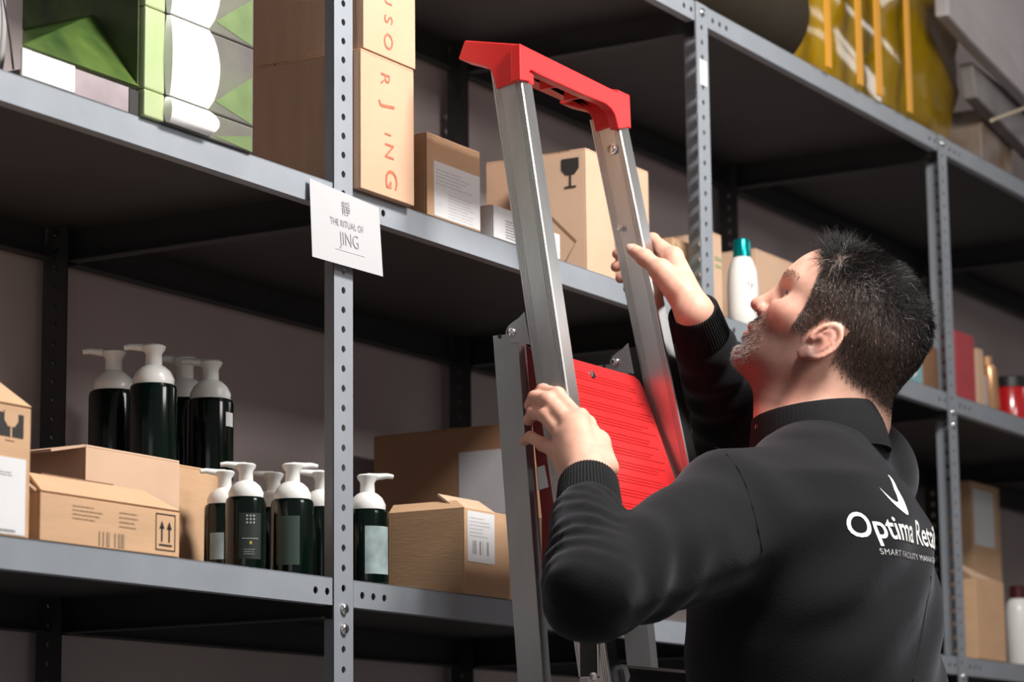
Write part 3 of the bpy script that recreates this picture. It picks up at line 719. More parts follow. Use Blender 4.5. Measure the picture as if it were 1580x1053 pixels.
# rear legs
GA = onX(800, 540, RA.x-.004); GB = onX(838, 1053, RA.x-.010)
dG = (GB-GA)/(GA.z-GB.z)
def legp(z, dx=0): return GA+dG*(GA.z-z)+Vector((dx, 0, 0))
DXR = RB.x-RA.x
for nm_, dx, spread in (('left', 0, 0), ('right', DXR+.01, .06)):
    bm = bmesh.new(); t_ = legp(1.722, dx)-LO; b_ = legp(.035, dx+spread)-LO
    w1, w2, th = .036, .020, .0018
    # U channel open towards the inside
    sec = [(0, 0), (w2, 0), (w2, th), (th, th), (th, w1-th), (w2, w1-th), (w2, w1), (0, w1)]
    r0 = [bm.verts.new(t_+Vector((x, y, 0))) for x, y in sec]; r1 = [bm.verts.new(b_+Vector((x, y, 0))) for x, y in sec]
    for i in range(8): bm.faces.new((r0[i], r0[(i+1) % 8], r1[(i+1) % 8], r1[i]))
    bm.faces.new(r0[::-1]); bm.faces.new(r1); bmesh.ops.recalc_face_normals(bm, faces=bm.faces[:])
    lg = bmobj('rear_leg', bm, aluleg, ladder)
    bm = bmesh.new(); addbox(bm, b_.x-.003, b_.x+w2+.003, b_.y-.003, b_.y+w1+.003, .0003, .045); bmobj('foot', bm, blackp, lg, bevel=.003)
    # hinge bracket
    PX = [(792.6, 496), (800, 491), (809, 481), (818, 532), (800.6, 529), (790, 529), (783, 526), (780, 519), (780, 511), (784, 503)]
    bm = bmesh.new(); XB = RA.x-.007
    addprism(bm, [onX(px, py, XB)+Vector((dx, 0, 0))-LO for px, py in PX], (.0025, 0, 0)); br = bmobj('hinge_bracket', bm, aluleg, ladder, bevel=.0005)
    c_ = onX(789.5, 513, XB)+Vector((dx, 0, 0))-LO
    bm = bmesh.new(); addlathe(bm, [(.0065, 0), (.006, .002), (.004, .0042), (.001, .005)], 16, Matrix.Translation(c_) @ Matrix.Rotation(-PI/2, 4, 'Y')); bmobj('hinge_bolt', bm, zinc, br, smooth=True)
    c_ = onX(771, 519.5, RA.x-.0042)+Vector((dx, 0, 0))-LO
    bm = bmesh.new(); addlathe(bm, [(.0028, 0), (.0028, .0005)], 12, Matrix.Translation(c_) @ Matrix.Rotation(-PI/2, 4, 'Y')); bmobj('bolt_hole', bm, ink, lg)
for zz in (.3, .9):
    a = legp(zz, .02)-LO; b = legp(zz, DXR+.01+.06*(1.72-zz)/1.7)-LO
    bm = bmesh.new(); addbox(bm, a.x, b.x, a.y+.004, a.y+.007, zz-.02, zz+.02); bmobj('cross_brace', bm, aluleg, ladder)
# red top cap
XL = RA.x-.003; YF = YT-.004
side = [(717, 62), (802, 68), (804, 123), (765, 137), (761, 120), (756, 108), (750, 102), (707, 91)]
sp = [onX(px, py, XL) for px, py in side]
bm = bmesh.new(); addprism(bm, [p-LO for p in sp], (RT+.006, 0, 0)); cap = bmobj('top_cap', bm, redp, ladder, bevel=.0015)
XR = RB.x-.003; dz_ = RB.z-RA.z
bm = bmesh.new(); addprism(bm, [p-LO+Vector((XR-XL, 0, 0)) for p in sp], (RT+.006, 0, 0)); bmobj('right_socket', bm, redp, cap, bevel=.0015)
front = [(802, 67), (955, 143), (971, 192), (972, 196), (955, 199), (950, 178), (944, 168), (935, 160), (900, 146), (832, 115), (820, 108), (816, 112), (819, 126), (803, 123)]
fp = [onY(px, py, YF) for px, py in front]
bm = bmesh.new(); addprism(bm, [p-LO for p in fp], (0, .014, 0)); bmobj('front_bar', bm, redp, cap, bevel=.0012)
# tray behind the bar: top plate, back bar with a droop, ribs
zt_ = fp[0].z; yb = sp[0].y
bm = bmesh.new(); addbox(bm, sp[0].x-LO.x+.01, XR+RT-LO.x-.005, YF+.01-LO.y, yb-LO.y-.004, zt_-.006, zt_-.001); bmobj('tray_plate', bm, redp, cap)
bm = bmesh.new(); zb = sp[7].z
addprism(bm, [(XL+.03-LO.x, 0, zt_-.003), (XR-LO.x+.01, 0, zt_-.003), (XR-LO.x+.01, 0, zb-.012), (XR-.05-LO.x, 0, zb+.004), (XL+.12-LO.x, 0, zb+.004), (XL+.085-LO.x, 0, zb-.03), (XL+.06-LO.x, 0, zb-.032), (XL+.03-LO.x, 0, zb)], (0, .006, 0))
for v in bm.verts: v.co.y += yb-LO.y-.035
bmobj('back_bar', bm, redp, cap, bevel=.001)
bm = bmesh.new()
for fx in (.25, .5, .75):
    xx = XL+(XR-XL)*fx-LO.x; addbox(bm, xx-.0015, xx+.0015, YF+.014-LO.y, yb-LO.y-.036, zt_-.022, zt_-.006)
bmobj('tray_rib', bm, redp, cap)
p_ = onX(945, 230, RB.x-.001)-LO
bm = bmesh.new(); addlathe(bm, [(.0075, 0), (.0075, .0012), (.005, .0014), (.0045, .0035), (.001, .004)], 18, Matrix.Translation(p_) @ Matrix.Rotation(-PI/2, 4, 'Y')); bmobj('cap_screw', bm, zinc, ladder, smooth=True)
p_ = onX(955, 352, RB.x+.001)-LO
bm = bmesh.new(); addlathe(bm, [(.0045, 0), (.004, .0025), (.001, .003)], 14, Matrix.Translation(p_) @ Matrix.Rotation(-PI/2, 4, 'Y')); bmobj('cap_screw', bm, zinc, ladder, smooth=True)
# folded platform
XI0, XI1 = RA.x+RT+.004, RD.x-.012
PTR = onX(988, 583, XI1); PBR = onX(1066, 808, XI1)
vd = (PBR-PTR); vd.x = 0; hl = vd.length; vdn = vd.normalized(); nr = Vector((1, 0, 0)).cross(vdn); nr = -nr if nr.y > 0 else nr
O_ = Vector((XI0, PTR.y, PTR.z)); wpl = XI1-XI0
def PP(u, v, w_): return O_-LO+Vector((u, 0, 0))+vdn*v+nr*w_
bm = bmesh.new(); rc = .018
out = [(0.0, rc), (rc*.3, rc*.3), (rc, 0), (wpl-rc, 0), (wpl-rc*.3, rc*.3), (wpl, rc), (wpl, hl), (0, hl)]
addprism(bm, [PP(u, v, 0) for u, v in out], -nr*.012)
pf = bmobj('platform', bm, redp, ladder, bevel=.0012)
rib = mat('red_rib', (0.55, 0.012, 0.012), .45)
v = .018
while v < hl-.008:
    for dv in (0, .0045, .009):
        if v+dv < hl-.006:
            bm = bmesh.new(); R_ = random.Random(int(v*1e4)+int(dv*1e5)); u0 = .008+R_.uniform(0, .01); u1 = wpl-.008-R_.uniform(0, .05)
            M = Matrix.Identity(4)
            vs = [bm.verts.new(PP(u, vv, w_)) for u, vv, w_ in ((u0, v+dv, .0), (u1, v+dv, .0), (u1, v+dv+.0014, .0), (u0, v+dv+.0014, .0), (u0, v+dv+.0007, .0007), (u1, v+dv+.0007, .0007))]
            bm.faces.new((vs[0], vs[1], vs[5], vs[4])); bm.faces.new((vs[3], vs[4], vs[5], vs[2])); bm.faces.new((vs[0], vs[4], vs[3])); bm.faces.new((vs[1], vs[2], vs[5]))
            bmesh.ops.recalc_face_normals(bm, faces=bm.faces[:]); bmobj('grip_rib', bm, rib, pf)
    v += .0205
bm = bmesh.new(); q = [PP(0, hl, 0), PP(wpl, hl, 0), PP(wpl, hl+.006, -.02), PP(0, hl+.006, -.02)]
addprism(bm, q, -nr*.002); bmobj('platform_lip', bm, rib, pf)
sc_ = onX(914, 579, 0)
# screw on the platform: intersect the view ray with the platform plane
def on_plat(px, py):
    d = ray(px, py); n = nr; t_ = n.dot(O_-CAM)/n.dot(d); return CAM+d*t_
p_ = on_plat(914, 579)-LO
Mq = frame(p_, (1, 0, 0), -vdn)
bm = bmesh.new(); addlathe(bm, [(.006, 0.0006), (.0055, .002), (.003, .0028), (.001, .003)], 16, Mq); bmobj('platform_screw', bm, zinc, pf, smooth=True)
# dark red side arm between leg and rail, sticker and strut
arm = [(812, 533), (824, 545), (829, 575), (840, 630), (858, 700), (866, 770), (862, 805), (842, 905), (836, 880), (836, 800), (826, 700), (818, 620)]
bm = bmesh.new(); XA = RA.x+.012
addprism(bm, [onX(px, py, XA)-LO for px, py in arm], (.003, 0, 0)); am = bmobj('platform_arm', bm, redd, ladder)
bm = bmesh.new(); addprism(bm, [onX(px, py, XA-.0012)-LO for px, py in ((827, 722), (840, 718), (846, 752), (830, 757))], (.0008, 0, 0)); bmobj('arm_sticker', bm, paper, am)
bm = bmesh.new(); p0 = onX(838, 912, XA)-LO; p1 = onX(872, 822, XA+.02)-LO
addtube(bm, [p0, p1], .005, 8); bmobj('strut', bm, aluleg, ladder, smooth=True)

# ---------------- person ----------------
def npv(v): return np.array([v[0], v[1], v[2]], dtype=np.float64)
def smin(a, b, k):
    h = np.maximum(k-np.abs(a-b), 0.0)/k
    return np.minimum(a, b)-h*h*k*0.25
def smax(a, b, k): return -smin(-a, -b, k)
def cone(P, a, b, ra, rb):
    a = npv(a); b = npv(b); ab = b-a; t = np.clip(((P-a)@ab)/(ab@ab), 0, 1)
    return np.linalg.norm(P-a-t[..., None]*ab, axis=-1)-(ra+(rb-ra)*t)
def ell(P, c, r, Rm=None):
    q = P-npv(c)
    if Rm is not None: q = q@Rm
    r = np.array(r); k0 = np.linalg.norm(q/r, axis=-1); k1 = np.linalg.norm(q/(r*r), axis=-1)+1e-9
    return k0*(k0-1)/k1
def nets(fn, lo, hi, h):
    lo = np.array(lo, dtype=np.float64); n = np.ceil((np.array(hi)-lo)/h).astype(int)+1
    xs = [lo[i]+h*np.arange(n[i]) for i in range(3)]
    V = np.empty(tuple(n), dtype=np.float32)
    YY, ZZ = np.meshgrid(xs[1], xs[2], indexing='ij')
    step = max(1, int(400000//(n[1]*n[2])))
    for s in range(0, n[0], step):
        e = min(n[0], s+step)
        P = np.empty((e-s, n[1], n[2], 3)); P[..., 0] = xs[0][s:e, None, None]; P[..., 1] = YY; P[..., 2] = ZZ
        V[s:e] = fn(P.reshape(-1, 3)).reshape(e-s, n[1], n[2])
    S = V < 0
    acc = np.zeros(tuple(n-1)+(3,), dtype=np.float32); cnt = np.zeros(tuple(n-1), dtype=np.float32)
    quads = []
    for ax in range(3):
        o1, o2 = [(1, 2), (2, 0), (0, 1)][ax]
        sl0 = [slice(None)]*3; sl1 = [slice(None)]*3; sl0[ax] = slice(0, -1); sl1[ax] = slice(1, None)
        A = S[tuple(sl0)]; B = S[tuple(sl1)]
        idx = np.argwhere(A != B)
        i0 = tuple(idx.T); i1 = idx.copy(); i1[:, ax] += 1; i1 = tuple(i1.T)
        v0 = V[i0]; v1 = V[i1]; t = v0/(v0-v1)
        p = idx.astype(np.float32); p[:, ax] += t
        ok = (idx[:, o1] > 0) & (idx[:, o2] > 0) & (idx[:, o1] < n[o1]-1) & (idx[:, o2] < n[o2]-1)
        idx = idx[ok]; p = p[ok]; ins = A[i0][ok] if False else A[tuple(idx.T)]
        cells = []
        for d1, d2 in ((-1, -1), (0, -1), (0, 0), (-1, 0)):
            c = idx.copy(); c[:, o1] += d1; c[:, o2] += d2
            np.add.at(acc, tuple(c.T), p); np.add.at(cnt, tuple(c.T), 1)
            cells.append(np.ravel_multi_index(tuple(c.T), tuple(n-1)))
        q = np.stack(cells, 1); q[~ins] = q[~ins][:, ::-1]
        quads.append(q)
    q = np.concatenate(quads); used, inv = np.unique(q, return_inverse=True)
    vv = (acc.reshape(-1, 3)[used]/cnt.reshape(-1)[used][:, None])*h+lo
    return vv.astype(np.float64), inv.reshape(-1, 4)
def smooth_v(v, f, it=1, w=.5):
    e = np.concatenate([f[:, [0, 1]], f[:, [1, 2]], f[:, [2, 3]], f[:, [3, 0]]])
    for _ in range(it):
        s = np.zeros_like(v); c = np.zeros(len(v))
        np.add.at(s, e[:, 0], v[e[:, 1]]); np.add.at(c, e[:, 0], 1); np.add.at(s, e[:, 1], v[e[:, 0]]); np.add.at(c, e[:, 1], 1)
        v = v*(1-w)+w*s/c[:, None]
    return v
def mk_mesh(name, v, f):
    me = bpy.data.meshes.new(name); me.vertices.add(len(v)); me.vertices.foreach_set('co', np.asarray(v, dtype=np.float32).ravel())
    k = f.shape[1]; me.loops.add(len(f)*k); me.loops.foreach_set('vertex_index', np.asarray(f, dtype=np.int32).ravel())
    me.polygons.add(len(f)); me.polygons.foreach_set('loop_start', np.arange(0, len(f)*k, k, dtype=np.int32))
    me.polygons.foreach_set('loop_total', np.full(len(f), k, dtype=np.int32))
    me.polygons.foreach_set('use_smooth', np.ones(len(f), dtype=bool)); me.update(calc_edges=True); me.validate(); return me
def vnoise(P, s, seed=0):      # cheap smooth pseudo noise
    R = np.random.RandomState(seed); o = np.zeros(len(P))
    for i in range(6):
        d = R.normal(size=3); d /= np.linalg.norm(d); o += np.sin(P@d*s*(0.7+.6*R.rand())+R.rand()*6.28)
    return o/6

# ---- frames and landmarks ----
HZ = 3.60; HPM = FPX/HZ
HO = atd(1297, 509, HZ)
tilt = math.atan2(.6, .8); aw = math.radians(7)
up_i = CR*.6+CU*.8; fw_i = (CR*(-.8)+CU*.6)
HFW = (fw_i*math.cos(aw)+CF*math.sin(aw)).normalized(); HUP = up_i; HLF = HUP.cross(HFW).normalized()
HM = Matrix.Identity(4)
for i in range(3): HM[i][0] = HFW[i]; HM[i][1] = HLF[i]; HM[i][2] = HUP[i]; HM[i][3] = HO[i]
HR = np.array([[HFW[i], HLF[i], HUP[i]] for i in range(3)]); HOn = npv(HO)
def hl(P): return (P-HOn)@HR
BF = Vector((-.10, .995, 0)).normalized(); BL = Vector((-BF.y, BF.x, 0))     # facing, his left
CT = atd(1252, 706, 3.49); CB = atd(1257, 1053, 3.42)
LSH = atd(1122, 812, 3.31); SHT = atd(1128, 768, 3.34); RSH = CT-BL*.188+Vector((0, 0, -.012))
LEL = atd(912, 918, 3.08); LWR = atd(908, 752, 3.27)
REL = atd(1140, 675, 3.80); RWR = atd(1070, 482, 3.66)
NB = atd(1264, 655, 3.575)
Tn = lambda p: npv(p)

def head_sdf(P):
    q = hl(P); s = 1.0
    q = q.copy(); ay = np.abs(q[:, 1]); m = np.stack([q[:, 0], ay, q[:, 2]], 1)
    d = ell(q, (-.006, 0, .026), (.099, .077, .082))
    d = smin(d, ell(q, (-.030, 0, .002), (.072, .073, .070)), .03)            # occiput
    d = smin(d, ell(q, (.048, 0, .018), (.051, .060, .060)), .025)            # forehead
    d = smin(d, ell(q, (.038, 0, -.045), (.052, .056, .062)), .03)            # mid face
    d = smin(d, ell(m, (.062, .036, -.028), (.024, .024, .020)), .02)         # cheek bones
    d = smin(d, ell(q, (.040, 0, -.088), (.048, .048, .034)), .025)           # jaw
    d = smin(d, ell(m, (-.002, .054, -.066), (.022, .016, .028)), .03)        # jaw angle
    d = smin(d, ell(q, (.074, 0, -.103), (.019, .024, .018)), .022)           # chin
    d = smin(d, ell(q, (.077, 0, -.070), (.019, .027, .026)), .018)           # muzzle
    d = smin(d, cone(m, (.086, .010, .016), (.074, .040, .016), .0125, .010), .014)   # brow ridge
    d = smax(d, -ell(m, (.096, .031, -.006), (.017, .019, .0125)), .012)      # eye socket
    d = smin(d, ell(m, (.0735, .0305, -.007), (.0130, .0140, .0125)), .003)   # eyelids
    d = smax(d, -ell(m, (.0895, .0310, -.0070), (.0080, .0112, .0048)), .0015)
    d = smin(d, cone(q, (.089, 0, .004), (.1035, 0, -.032), .0068, .0088), .010)       # nose
    d = smin(d, ell(q, (.1070, 0, -.0385), (.0095, .0095, .0085)), .007)
    d = smin(d, ell(m, (.094, .0125, -.042), (.0105, .0062, .0075)), .006)
    d = smax(d, -ell(m, (.0985, .0065, -.0485), (.006, .0035, .004)), .003)
    # lips
    d = smin(d, ell(q, (.0925, 0, -.0665), (.0075, .022, .0055)), .006)
    d = smin(d, ell(q, (.0900, 0, -.0790), (.0075, .019, .0060)), .006)
    d = smax(d, -ell(q, (.1000, 0, -.0728), (.0100, .021, .0016)), .003)
    d = smax(d, -ell(q, (.0965, 0, -.0900), (.0080, .020, .0050)), .008)
    d = smax(d, -ell(m, (.066, .046, -.055), (.02, .008, .016)), .014) if False else d
    # neck, throat and nape
    neck = cone(P, HO+HFW*(-.018)+HUP*(-.040), NB+Vector((0, 0, -.03)), .062, .060)
    neck = smin(neck, cone(P, HO+HFW*(.030)+HUP*(-.092), atd(1216, 662, 3.57), .034, .046), .035)
    neck = smin(neck, cone(P, HO+HFW*(-.052)+HUP*(-.030), atd(1318, 650, 3.60), .045, .048), .03)
    d = smin(d, neck, .022)
    # ears: disc, helix rim, concha, lobe
    ca, sa = math.cos(.20), math.sin(.20)
    ex = (m[:, 0]-.010); ez = (m[:, 2]+.036); u = ex*ca+ez*sa; w_ = -ex*sa+ez*ca
    ey = m[:, 1]-(.0765-.35*u)                                   # ear plane flares backwards
    E_ = np.stack([u, ey, w_], 1)
    ear = ell(E_, (-.002, -.002, .003), (.0165, .0052, .029))
    rr = np.sqrt((u+.003)**2/(.0165**2)+(w_-.006)**2/(.0255**2))
    ring = np.sqrt(((rr-1)*.018)**2+(ey-.003)**2)-.0033
    ring = np.where((w_ < -.004) & (u > .002), ring+.006, ring)
    ear = smin(ear, ring, .004)
    ear = smin(ear, ell(E_, (.003, .0, -.023), (.009, .0048, .0095)), .005)
    anti = np.sqrt((np.sqrt((u+.001)**2/(.0095**2)+(w_-.004)**2/(.0165**2))*.010-.010)**2+(ey-.0025)**2)-.0024
    ear = smin(ear, np.where(u > .006, anti+.006, anti), .003)
    ear = smax(ear, -ell(E_, (.001, .0055, -.004), (.0068, .0075, .0095)), .003)
    ear = smin(ear, ell(E_, (.0105, .000, -.004), (.0042, .005, .006)), .003)
    d = smin(d, ear, .004)
    return d

skinM = bpy.data.materials.new('skin'); skinM.use_nodes = True; nt = skinM.node_tree; b_ = nt.nodes['Principled BSDF']
at_ = nt.nodes.new('ShaderNodeAttribute'); at_.attribute_name = 'Col'
n1 = nt.nodes.new('ShaderNodeTexNoise'); n1.inputs['Scale'].default_value = 60; n1.inputs['Detail'].default_value = 6
tc = nt.nodes.new('ShaderNodeTexCoord'); nt.links.new(tc.outputs['Object'], n1.inputs[0])
mx = nt.nodes.new('ShaderNodeMix'); mx.data_type = 'RGBA'; mx.blend_type = 'MULTIPLY'; mx.inputs[0].default_value = .35
rp = nt.nodes.new('ShaderNodeValToRGB'); rp.color_ramp.elements[0].color = (.72, .60, .56, 1); rp.color_ramp.elements[1].color = (1, 1, 1, 1); rp.color_ramp.elements[0].position = .35; rp.color_ramp.elements[1].position = .6
nt.links.new(n1.outputs[0], rp.inputs[0]); nt.links.new(at_.outputs['Color'], mx.inputs[6]); nt.links.new(rp.outputs[0], mx.inputs[7]); nt.links.new(mx.outputs[2], b_.inputs['Base Color'])
b_.inputs['Roughness'].default_value = .52; b_.inputs['Specular IOR Level'].default_value = .35; b_.inputs['Subsurface Weight'].default_value = .12; b_.inputs['Subsurface Radius'].default_value = (.9, .3, .15); b_.inputs['Subsurface Scale'].default_value = .008
n2 = nt.nodes.new('ShaderNodeTexNoise'); n2.inputs['Scale'].default_value = 900; nt.links.new(tc.outputs['Object'], n2.inputs[0])
bp = nt.nodes.new('ShaderNodeBump'); bp.inputs['Strength'].default_value = .25; bp.inputs['Distance'].default_value = .0006
nt.links.new(n2.outputs[0], bp.inputs['Height']); nt.links.new(bp.outputs[0], b_.inputs['Normal'])
SK = np.array([.73, .42, .32])

# ---- hands ----
XLW = RA.x-.001; XRW = RD.x+.004
def pd(px, py, X): return (onX(px, py, X)-CAM).dot(CF)
def lh(px, py, off): return atd(px, py, pd(px, py, RC.x)-off)
def rh(px, py, off): return atd(px, py, pd(px, py, RD.x-.0175)+off+(.010 if off > 0 else 0))
LHW = atd(907, 748, 3.27)
lf_ = {'index': [lh(893, 648, .050), lh(860, 610, .032), lh(838, 603, .017), lh(826, 611, .010)],
       'middle': [lh(881, 656, .060), lh(845, 618, .048), lh(825, 614, .032), lh(817, 626, .016)],
       'ring': [lh(871, 677, .066), lh(843, 642, .056), lh(823, 637, .040), lh(815, 649, .022)],
       'pinky': [lh(862, 700, .064), lh(838, 686, .056), lh(819, 675, .042), lh(809, 681, .026)]}
lth = [lh(934, 722, .075), lh(922, 684, .040), lh(905, 655, .012), lh(897, 640, -.006)]
RHW = atd(1072, 484, 3.655)
rf_ = {'index': [rh(1039, 396, .016), rh(1007, 371, .048), rh(974, 380, .062), rh(952, 392, .052)],
       'middle': [rh(1040, 412, .024), rh(1004, 398, .054), rh(972, 402, .068), rh(950, 412, .056)],
       'ring': [rh(1042, 432, .034), rh(1008, 420, .058), rh(976, 424, .066), rh(957, 430, .054)],
       'pinky': [rh(1042, 452, .040), rh(1014, 444, .060), rh(988, 446, .062), rh(968, 446, .050)]}
rth = [rh(1048, 448, -.030), rh(1020, 418, -.028), rh(995, 398, -.0175), rh(977, 386, -.0115)]
RAD = {'index': (.0108, .0095, .0085, .0072), 'middle': (.0112, .0097, .0086, .0073), 'ring': (.0105, .0092, .0082, .007), 'pinky': (.0095, .0082, .0073, .0062)}
def hand_sdf(P, W_, F, T, EL):
    mcps = [F[k][0] for k in ('index', 'middle', 'ring', 'pinky')]
    d = None
    for i, mp in enumerate(mcps):
        st = W_+(mp-(mcps[1]+mcps[2])/2)*.45
        c = cone(P, st, mp, .0155, .0120)
        d = c if d is None else smin(d, c, .016)
    for i in range(3):
        c = cone(P, (mcps[i]+mcps[i+1])/2+(W_-mcps[i])*.12, W_, .011, .0165); d = smin(d, c, .012)
    d = smin(d, cone(P, W_, T[1], .0165, .0128), .014); d = smin(d, cone(P, T[0], T[1], .0165, .013), .014)
    wr = cone(P, W_, W_+(EL-W_)*.45, .0215, .027)
    d = smin(d, wr, .016)
    for i in range(4):
        d = smin(d, cone(P, mcps[i]-CF*.0100, W_+(mcps[i]-W_)*.35-CF*.0155, .0042, .0036), .005)
    for k in F:
        j = F[k]; r = RAD[k]; f = None
        for a in range(3):
            c = cone(P, j[a], j[a+1], r[a], r[a+1]); f = c if f is None else smin(f, c, .004)
        f = smin(f, ell(P, j[1], (r[1]*1.07,)*3), .003)
        d = smin(d, f, .0045)
        d = smin(d, ell(P, npv(j[0]), (.0128,)*3), .006)
    f = smin(cone(P, T[1], T[2], .0125, .0108), cone(P, T[2], T[3], .0108, .0088), .005)
    f = smin(f, ell(P, npv(T[2]), (.0116,)*3), .003)
    d = smin(d, f, .007)
    return d
def bbox(pts, m): A = np.array([npv(p) for p in pts]); return A.min(0)-m, A.max(0)+m
allL = [p for k in lf_ for p in lf_[k]]+lth+[LHW, LHW+(LEL-LHW)*.45]
allR = [p for k in rf_ for p in rf_[k]]+rth+[RHW, RHW+(REL-RHW)*.45]
parts = []
lo, hi = bbox(allL, .035); vL, fL = nets(lambda P: hand_sdf(P, LHW, lf_, lth, LEL), lo, hi, .0019); vL = smooth_v(vL, fL, 1)
lo, hi = bbox(allR, .035); vR, fR = nets(lambda P: hand_sdf(P, RHW, rf_, rth, REL), lo, hi, .0019); vR = smooth_v(vR, fR, 1)
hc = [HO+HFW*sx+HLF*sy+HUP*sz for sx in (-.12, .13) for sy in (-.10, .10) for sz in (-.15, .12)]+[NB+Vector((0, 0, -.08))]
lo, hi = bbox(hc, .005); lo[2] = min(lo[2], NB.z-.11)
vH, fH = nets(head_sdf, lo, hi, .0022); vH = smooth_v(vH, fH, 1, .4)
HIPC = Vector((CB.x+.0, CB.y-.10, .98)); 
FT = [Vector((HIPC.x-.12, HIPC.y-.06, .07)), Vector((HIPC.x+.13, HIPC.y+.0, .07))]
KN = [Vector((HIPC.x-.11, HIPC.y-.02, .50)), Vector((HIPC.x+.11, HIPC.y+.01, .50))]
def torso_axis(): return [HIPC, Vector((CB.x, CB.y-.015, CB.z-.05)), CT+Vector((0, 0, -.16)), CT+Vector((0, 0, -.05)), NB]
def loft(P, A, B, C_=None, sc=0.0, k=None):
    """smooth body of ellipses: list of (centre, half width, half depth)"""
    z = P[:, 2]; zz = np.array([c[0].z for c in A]); o = np.argsort(zz)
    g = lambda f: np.interp(z, zz[o], np.array([f(A[i]) for i in o]))
    cx = g(lambda c: c[0].x); cy = g(lambda c: c[0].y); a = g(lambda c: c[1])+sc; b = g(lambda c: c[2])+sc
    u = (P[:, 0]-cx)*BL.x+(P[:, 1]-cy)*BL.y; v = (P[:, 0]-cx)*BF.x+(P[:, 1]-cy)*BF.y
    e = 2.3; q = (np.abs(u/a)**e+np.abs(v/b)**e)**(1/e)
    d = (q-1)*np.minimum(a, b)
    return smax(d, np.maximum(zz.min()-z, z-zz.max()), .03), u, v
TORSO = [(HIPC+Vector((0, .0, -.06)), .175, .135), (Vector((CB.x, CB.y-.04, CB.z-.20)), .180, .140), (Vector((CB.x, CB.y-.01, CB.z-.05)), .186, .150), (Vector((CB.x+.002, CB.y, CB.z+.03)), .190, .152),
         (CT+Vector((-.003, 0, -.17)), .200, .148), (CT+Vector((0, 0, -.09)), .196, .138), (CT+Vector((0, .0, -.035)), .165, .112), (CT+Vector((.004, .0, -.008)), .105, .082), (CT+Vector((.008, .005, .015)), .06, .06)]
def under_sdf(P):
    d, _, _ = loft(P, TORSO, None, sc=-.025)
    for a, b2, c in ((LSH, LEL, LWR), (RSH, REL, RWR)):
        d = smin(d, cone(P, a, b2, .048, .036), .05); d = smin(d, cone(P, b2, c, .036, .024), .02)
    d = smin(d, cone(P, CT+Vector((0, 0, -.05)), NB, .06, .06), .03)
    for i in range(2):
        hp = HIPC+BL*(.085 if i == 0 else -.085)
        d = smin(d, cone(P, hp, KN[i], .075, .05), .03); d = smin(d, cone(P, KN[i], FT[i], .048, .035), .02)
    return d
lo = np.array([-.25, -.95, .03]); hi = np.array([.80, .05, 1.80])
vU, fU = nets(under_sdf, lo, hi, .013)
person = thing('person', 'man in a black sweatshirt looking up with both hands on the ladder', 'person', (HIPC.x, HIPC.y, 0))
PO = npv(person.location)
vv = np.concatenate([vH, vL, vR, vU])-PO; off = np.cumsum([0, len(vH), len(vL), len(vR)])
ff = np.concatenate([fH, fL+off[1], fR+off[2], fU+off[3]])
me = mk_mesh('body', vv, ff)
col = np.ones((len(vv), 4)); col[:, :3] = SK
q = hl(vH); x, y, z = q[:, 0], np.abs(q[:, 1]), q[:, 2]
def sstep(a, b, t): t = np.clip((t-a)/(b-a), 0, 1); return t*t*(3-2*t)
nz = vnoise(q, 90, 3)*.006
# scalp mask
zl = np.interp(x+nz, [-.12, -.06, -.02, -.006, .024, .030, .050, .054, .060, .066, .074, .084], [-.050, -.052, -.050, -.008, -.006, -.045, -.045, -.010, .022, .045, .058, .085])
side = sstep(.0, .055, y)
zfront = np.interp(x, [.05, .070, .082, .1], [.04, .060, .082, .2])
zl = zl*side+(1-side)*np.where(x > .05, zfront, zl)
scalp = sstep(-.007, .010, z-zl+nz*.9)
earm = (np.abs(x-.012) < .025) & (np.abs(z+.036) < .036) & (y > .0775); scalp[earm] = 0
fade = np.where(z < .035, .92+.08*sstep(-.03, .04, z), 1.0)
beard = sstep(-.035, -.060, z+nz-.25*np.clip(.06-x, 0, .05))*sstep(-.012, .012, x+nz)*sstep(-.150, -.125, z+.35*(x))
must = sstep(.004, .001, np.abs(z+.057)-.006)*sstep(.085, .09, x)*sstep(.028, .02, y); beard = np.maximum(beard*.85, must*.9)
lipm = sstep(.012, .008, np.abs(z+.073)+.2*y)*sstep(.086, .09, x)*sstep(.024, .018, y)
red = np.exp(-((x-.100)**2+(z+.040)**2)/.0004)+np.exp(-((x-.010)**2+(z+.036)**2)/.0006)*sstep(.07, .078, y)+.5*np.exp(-((x-.06)**2+(z+.03)**2)/.0008)
nk = sstep(-.085, -.125, z)
c = np.tile(SK, (len(q), 1)); c = c*(1-(np.clip(red, 0, 1)*.5)[:, None]*np.array([.10, .42, .42]))
c = c*(1-(nk*.6)[:, None]*np.array([.18, .42, .45]))
c = c*(1-beard[:, None])+beard[:, None]*(c*np.array([.16, .15, .17]))
c = c*(1-lipm[:, None])+lipm[:, None]*np.array([.5, .2, .17])
sc_ = (scalp*np.clip(fade, 0, 1))[:, None]*.93; c = c*(1-sc_)+sc_*np.array([.014, .010, .009])
col[:len(vH), :3] = c
for v0, F, base in ((vL, lf_, off[1]), (vR, rf_, off[2])):
    kr = np.zeros(len(v0))
    for k in F:
        for j in F[k]: kr += np.exp(-np.sum((v0-npv(j))**2, 1)/.00012)*.5
    kr = np.clip(kr, 0, 1)[:, None]
    col[base:base+len(v0), :3] = SK*(1-kr*np.array([.05, .32, .34]))*np.array([1.0, .97, .95])
ca_ = me.color_attributes.new('Col', 'FLOAT_COLOR', 'POINT')
if len(me.vertices) == len(col): ca_.data.foreach_set('color', col.astype(np.float32).ravel())
body = link('body', me, skinM, person)
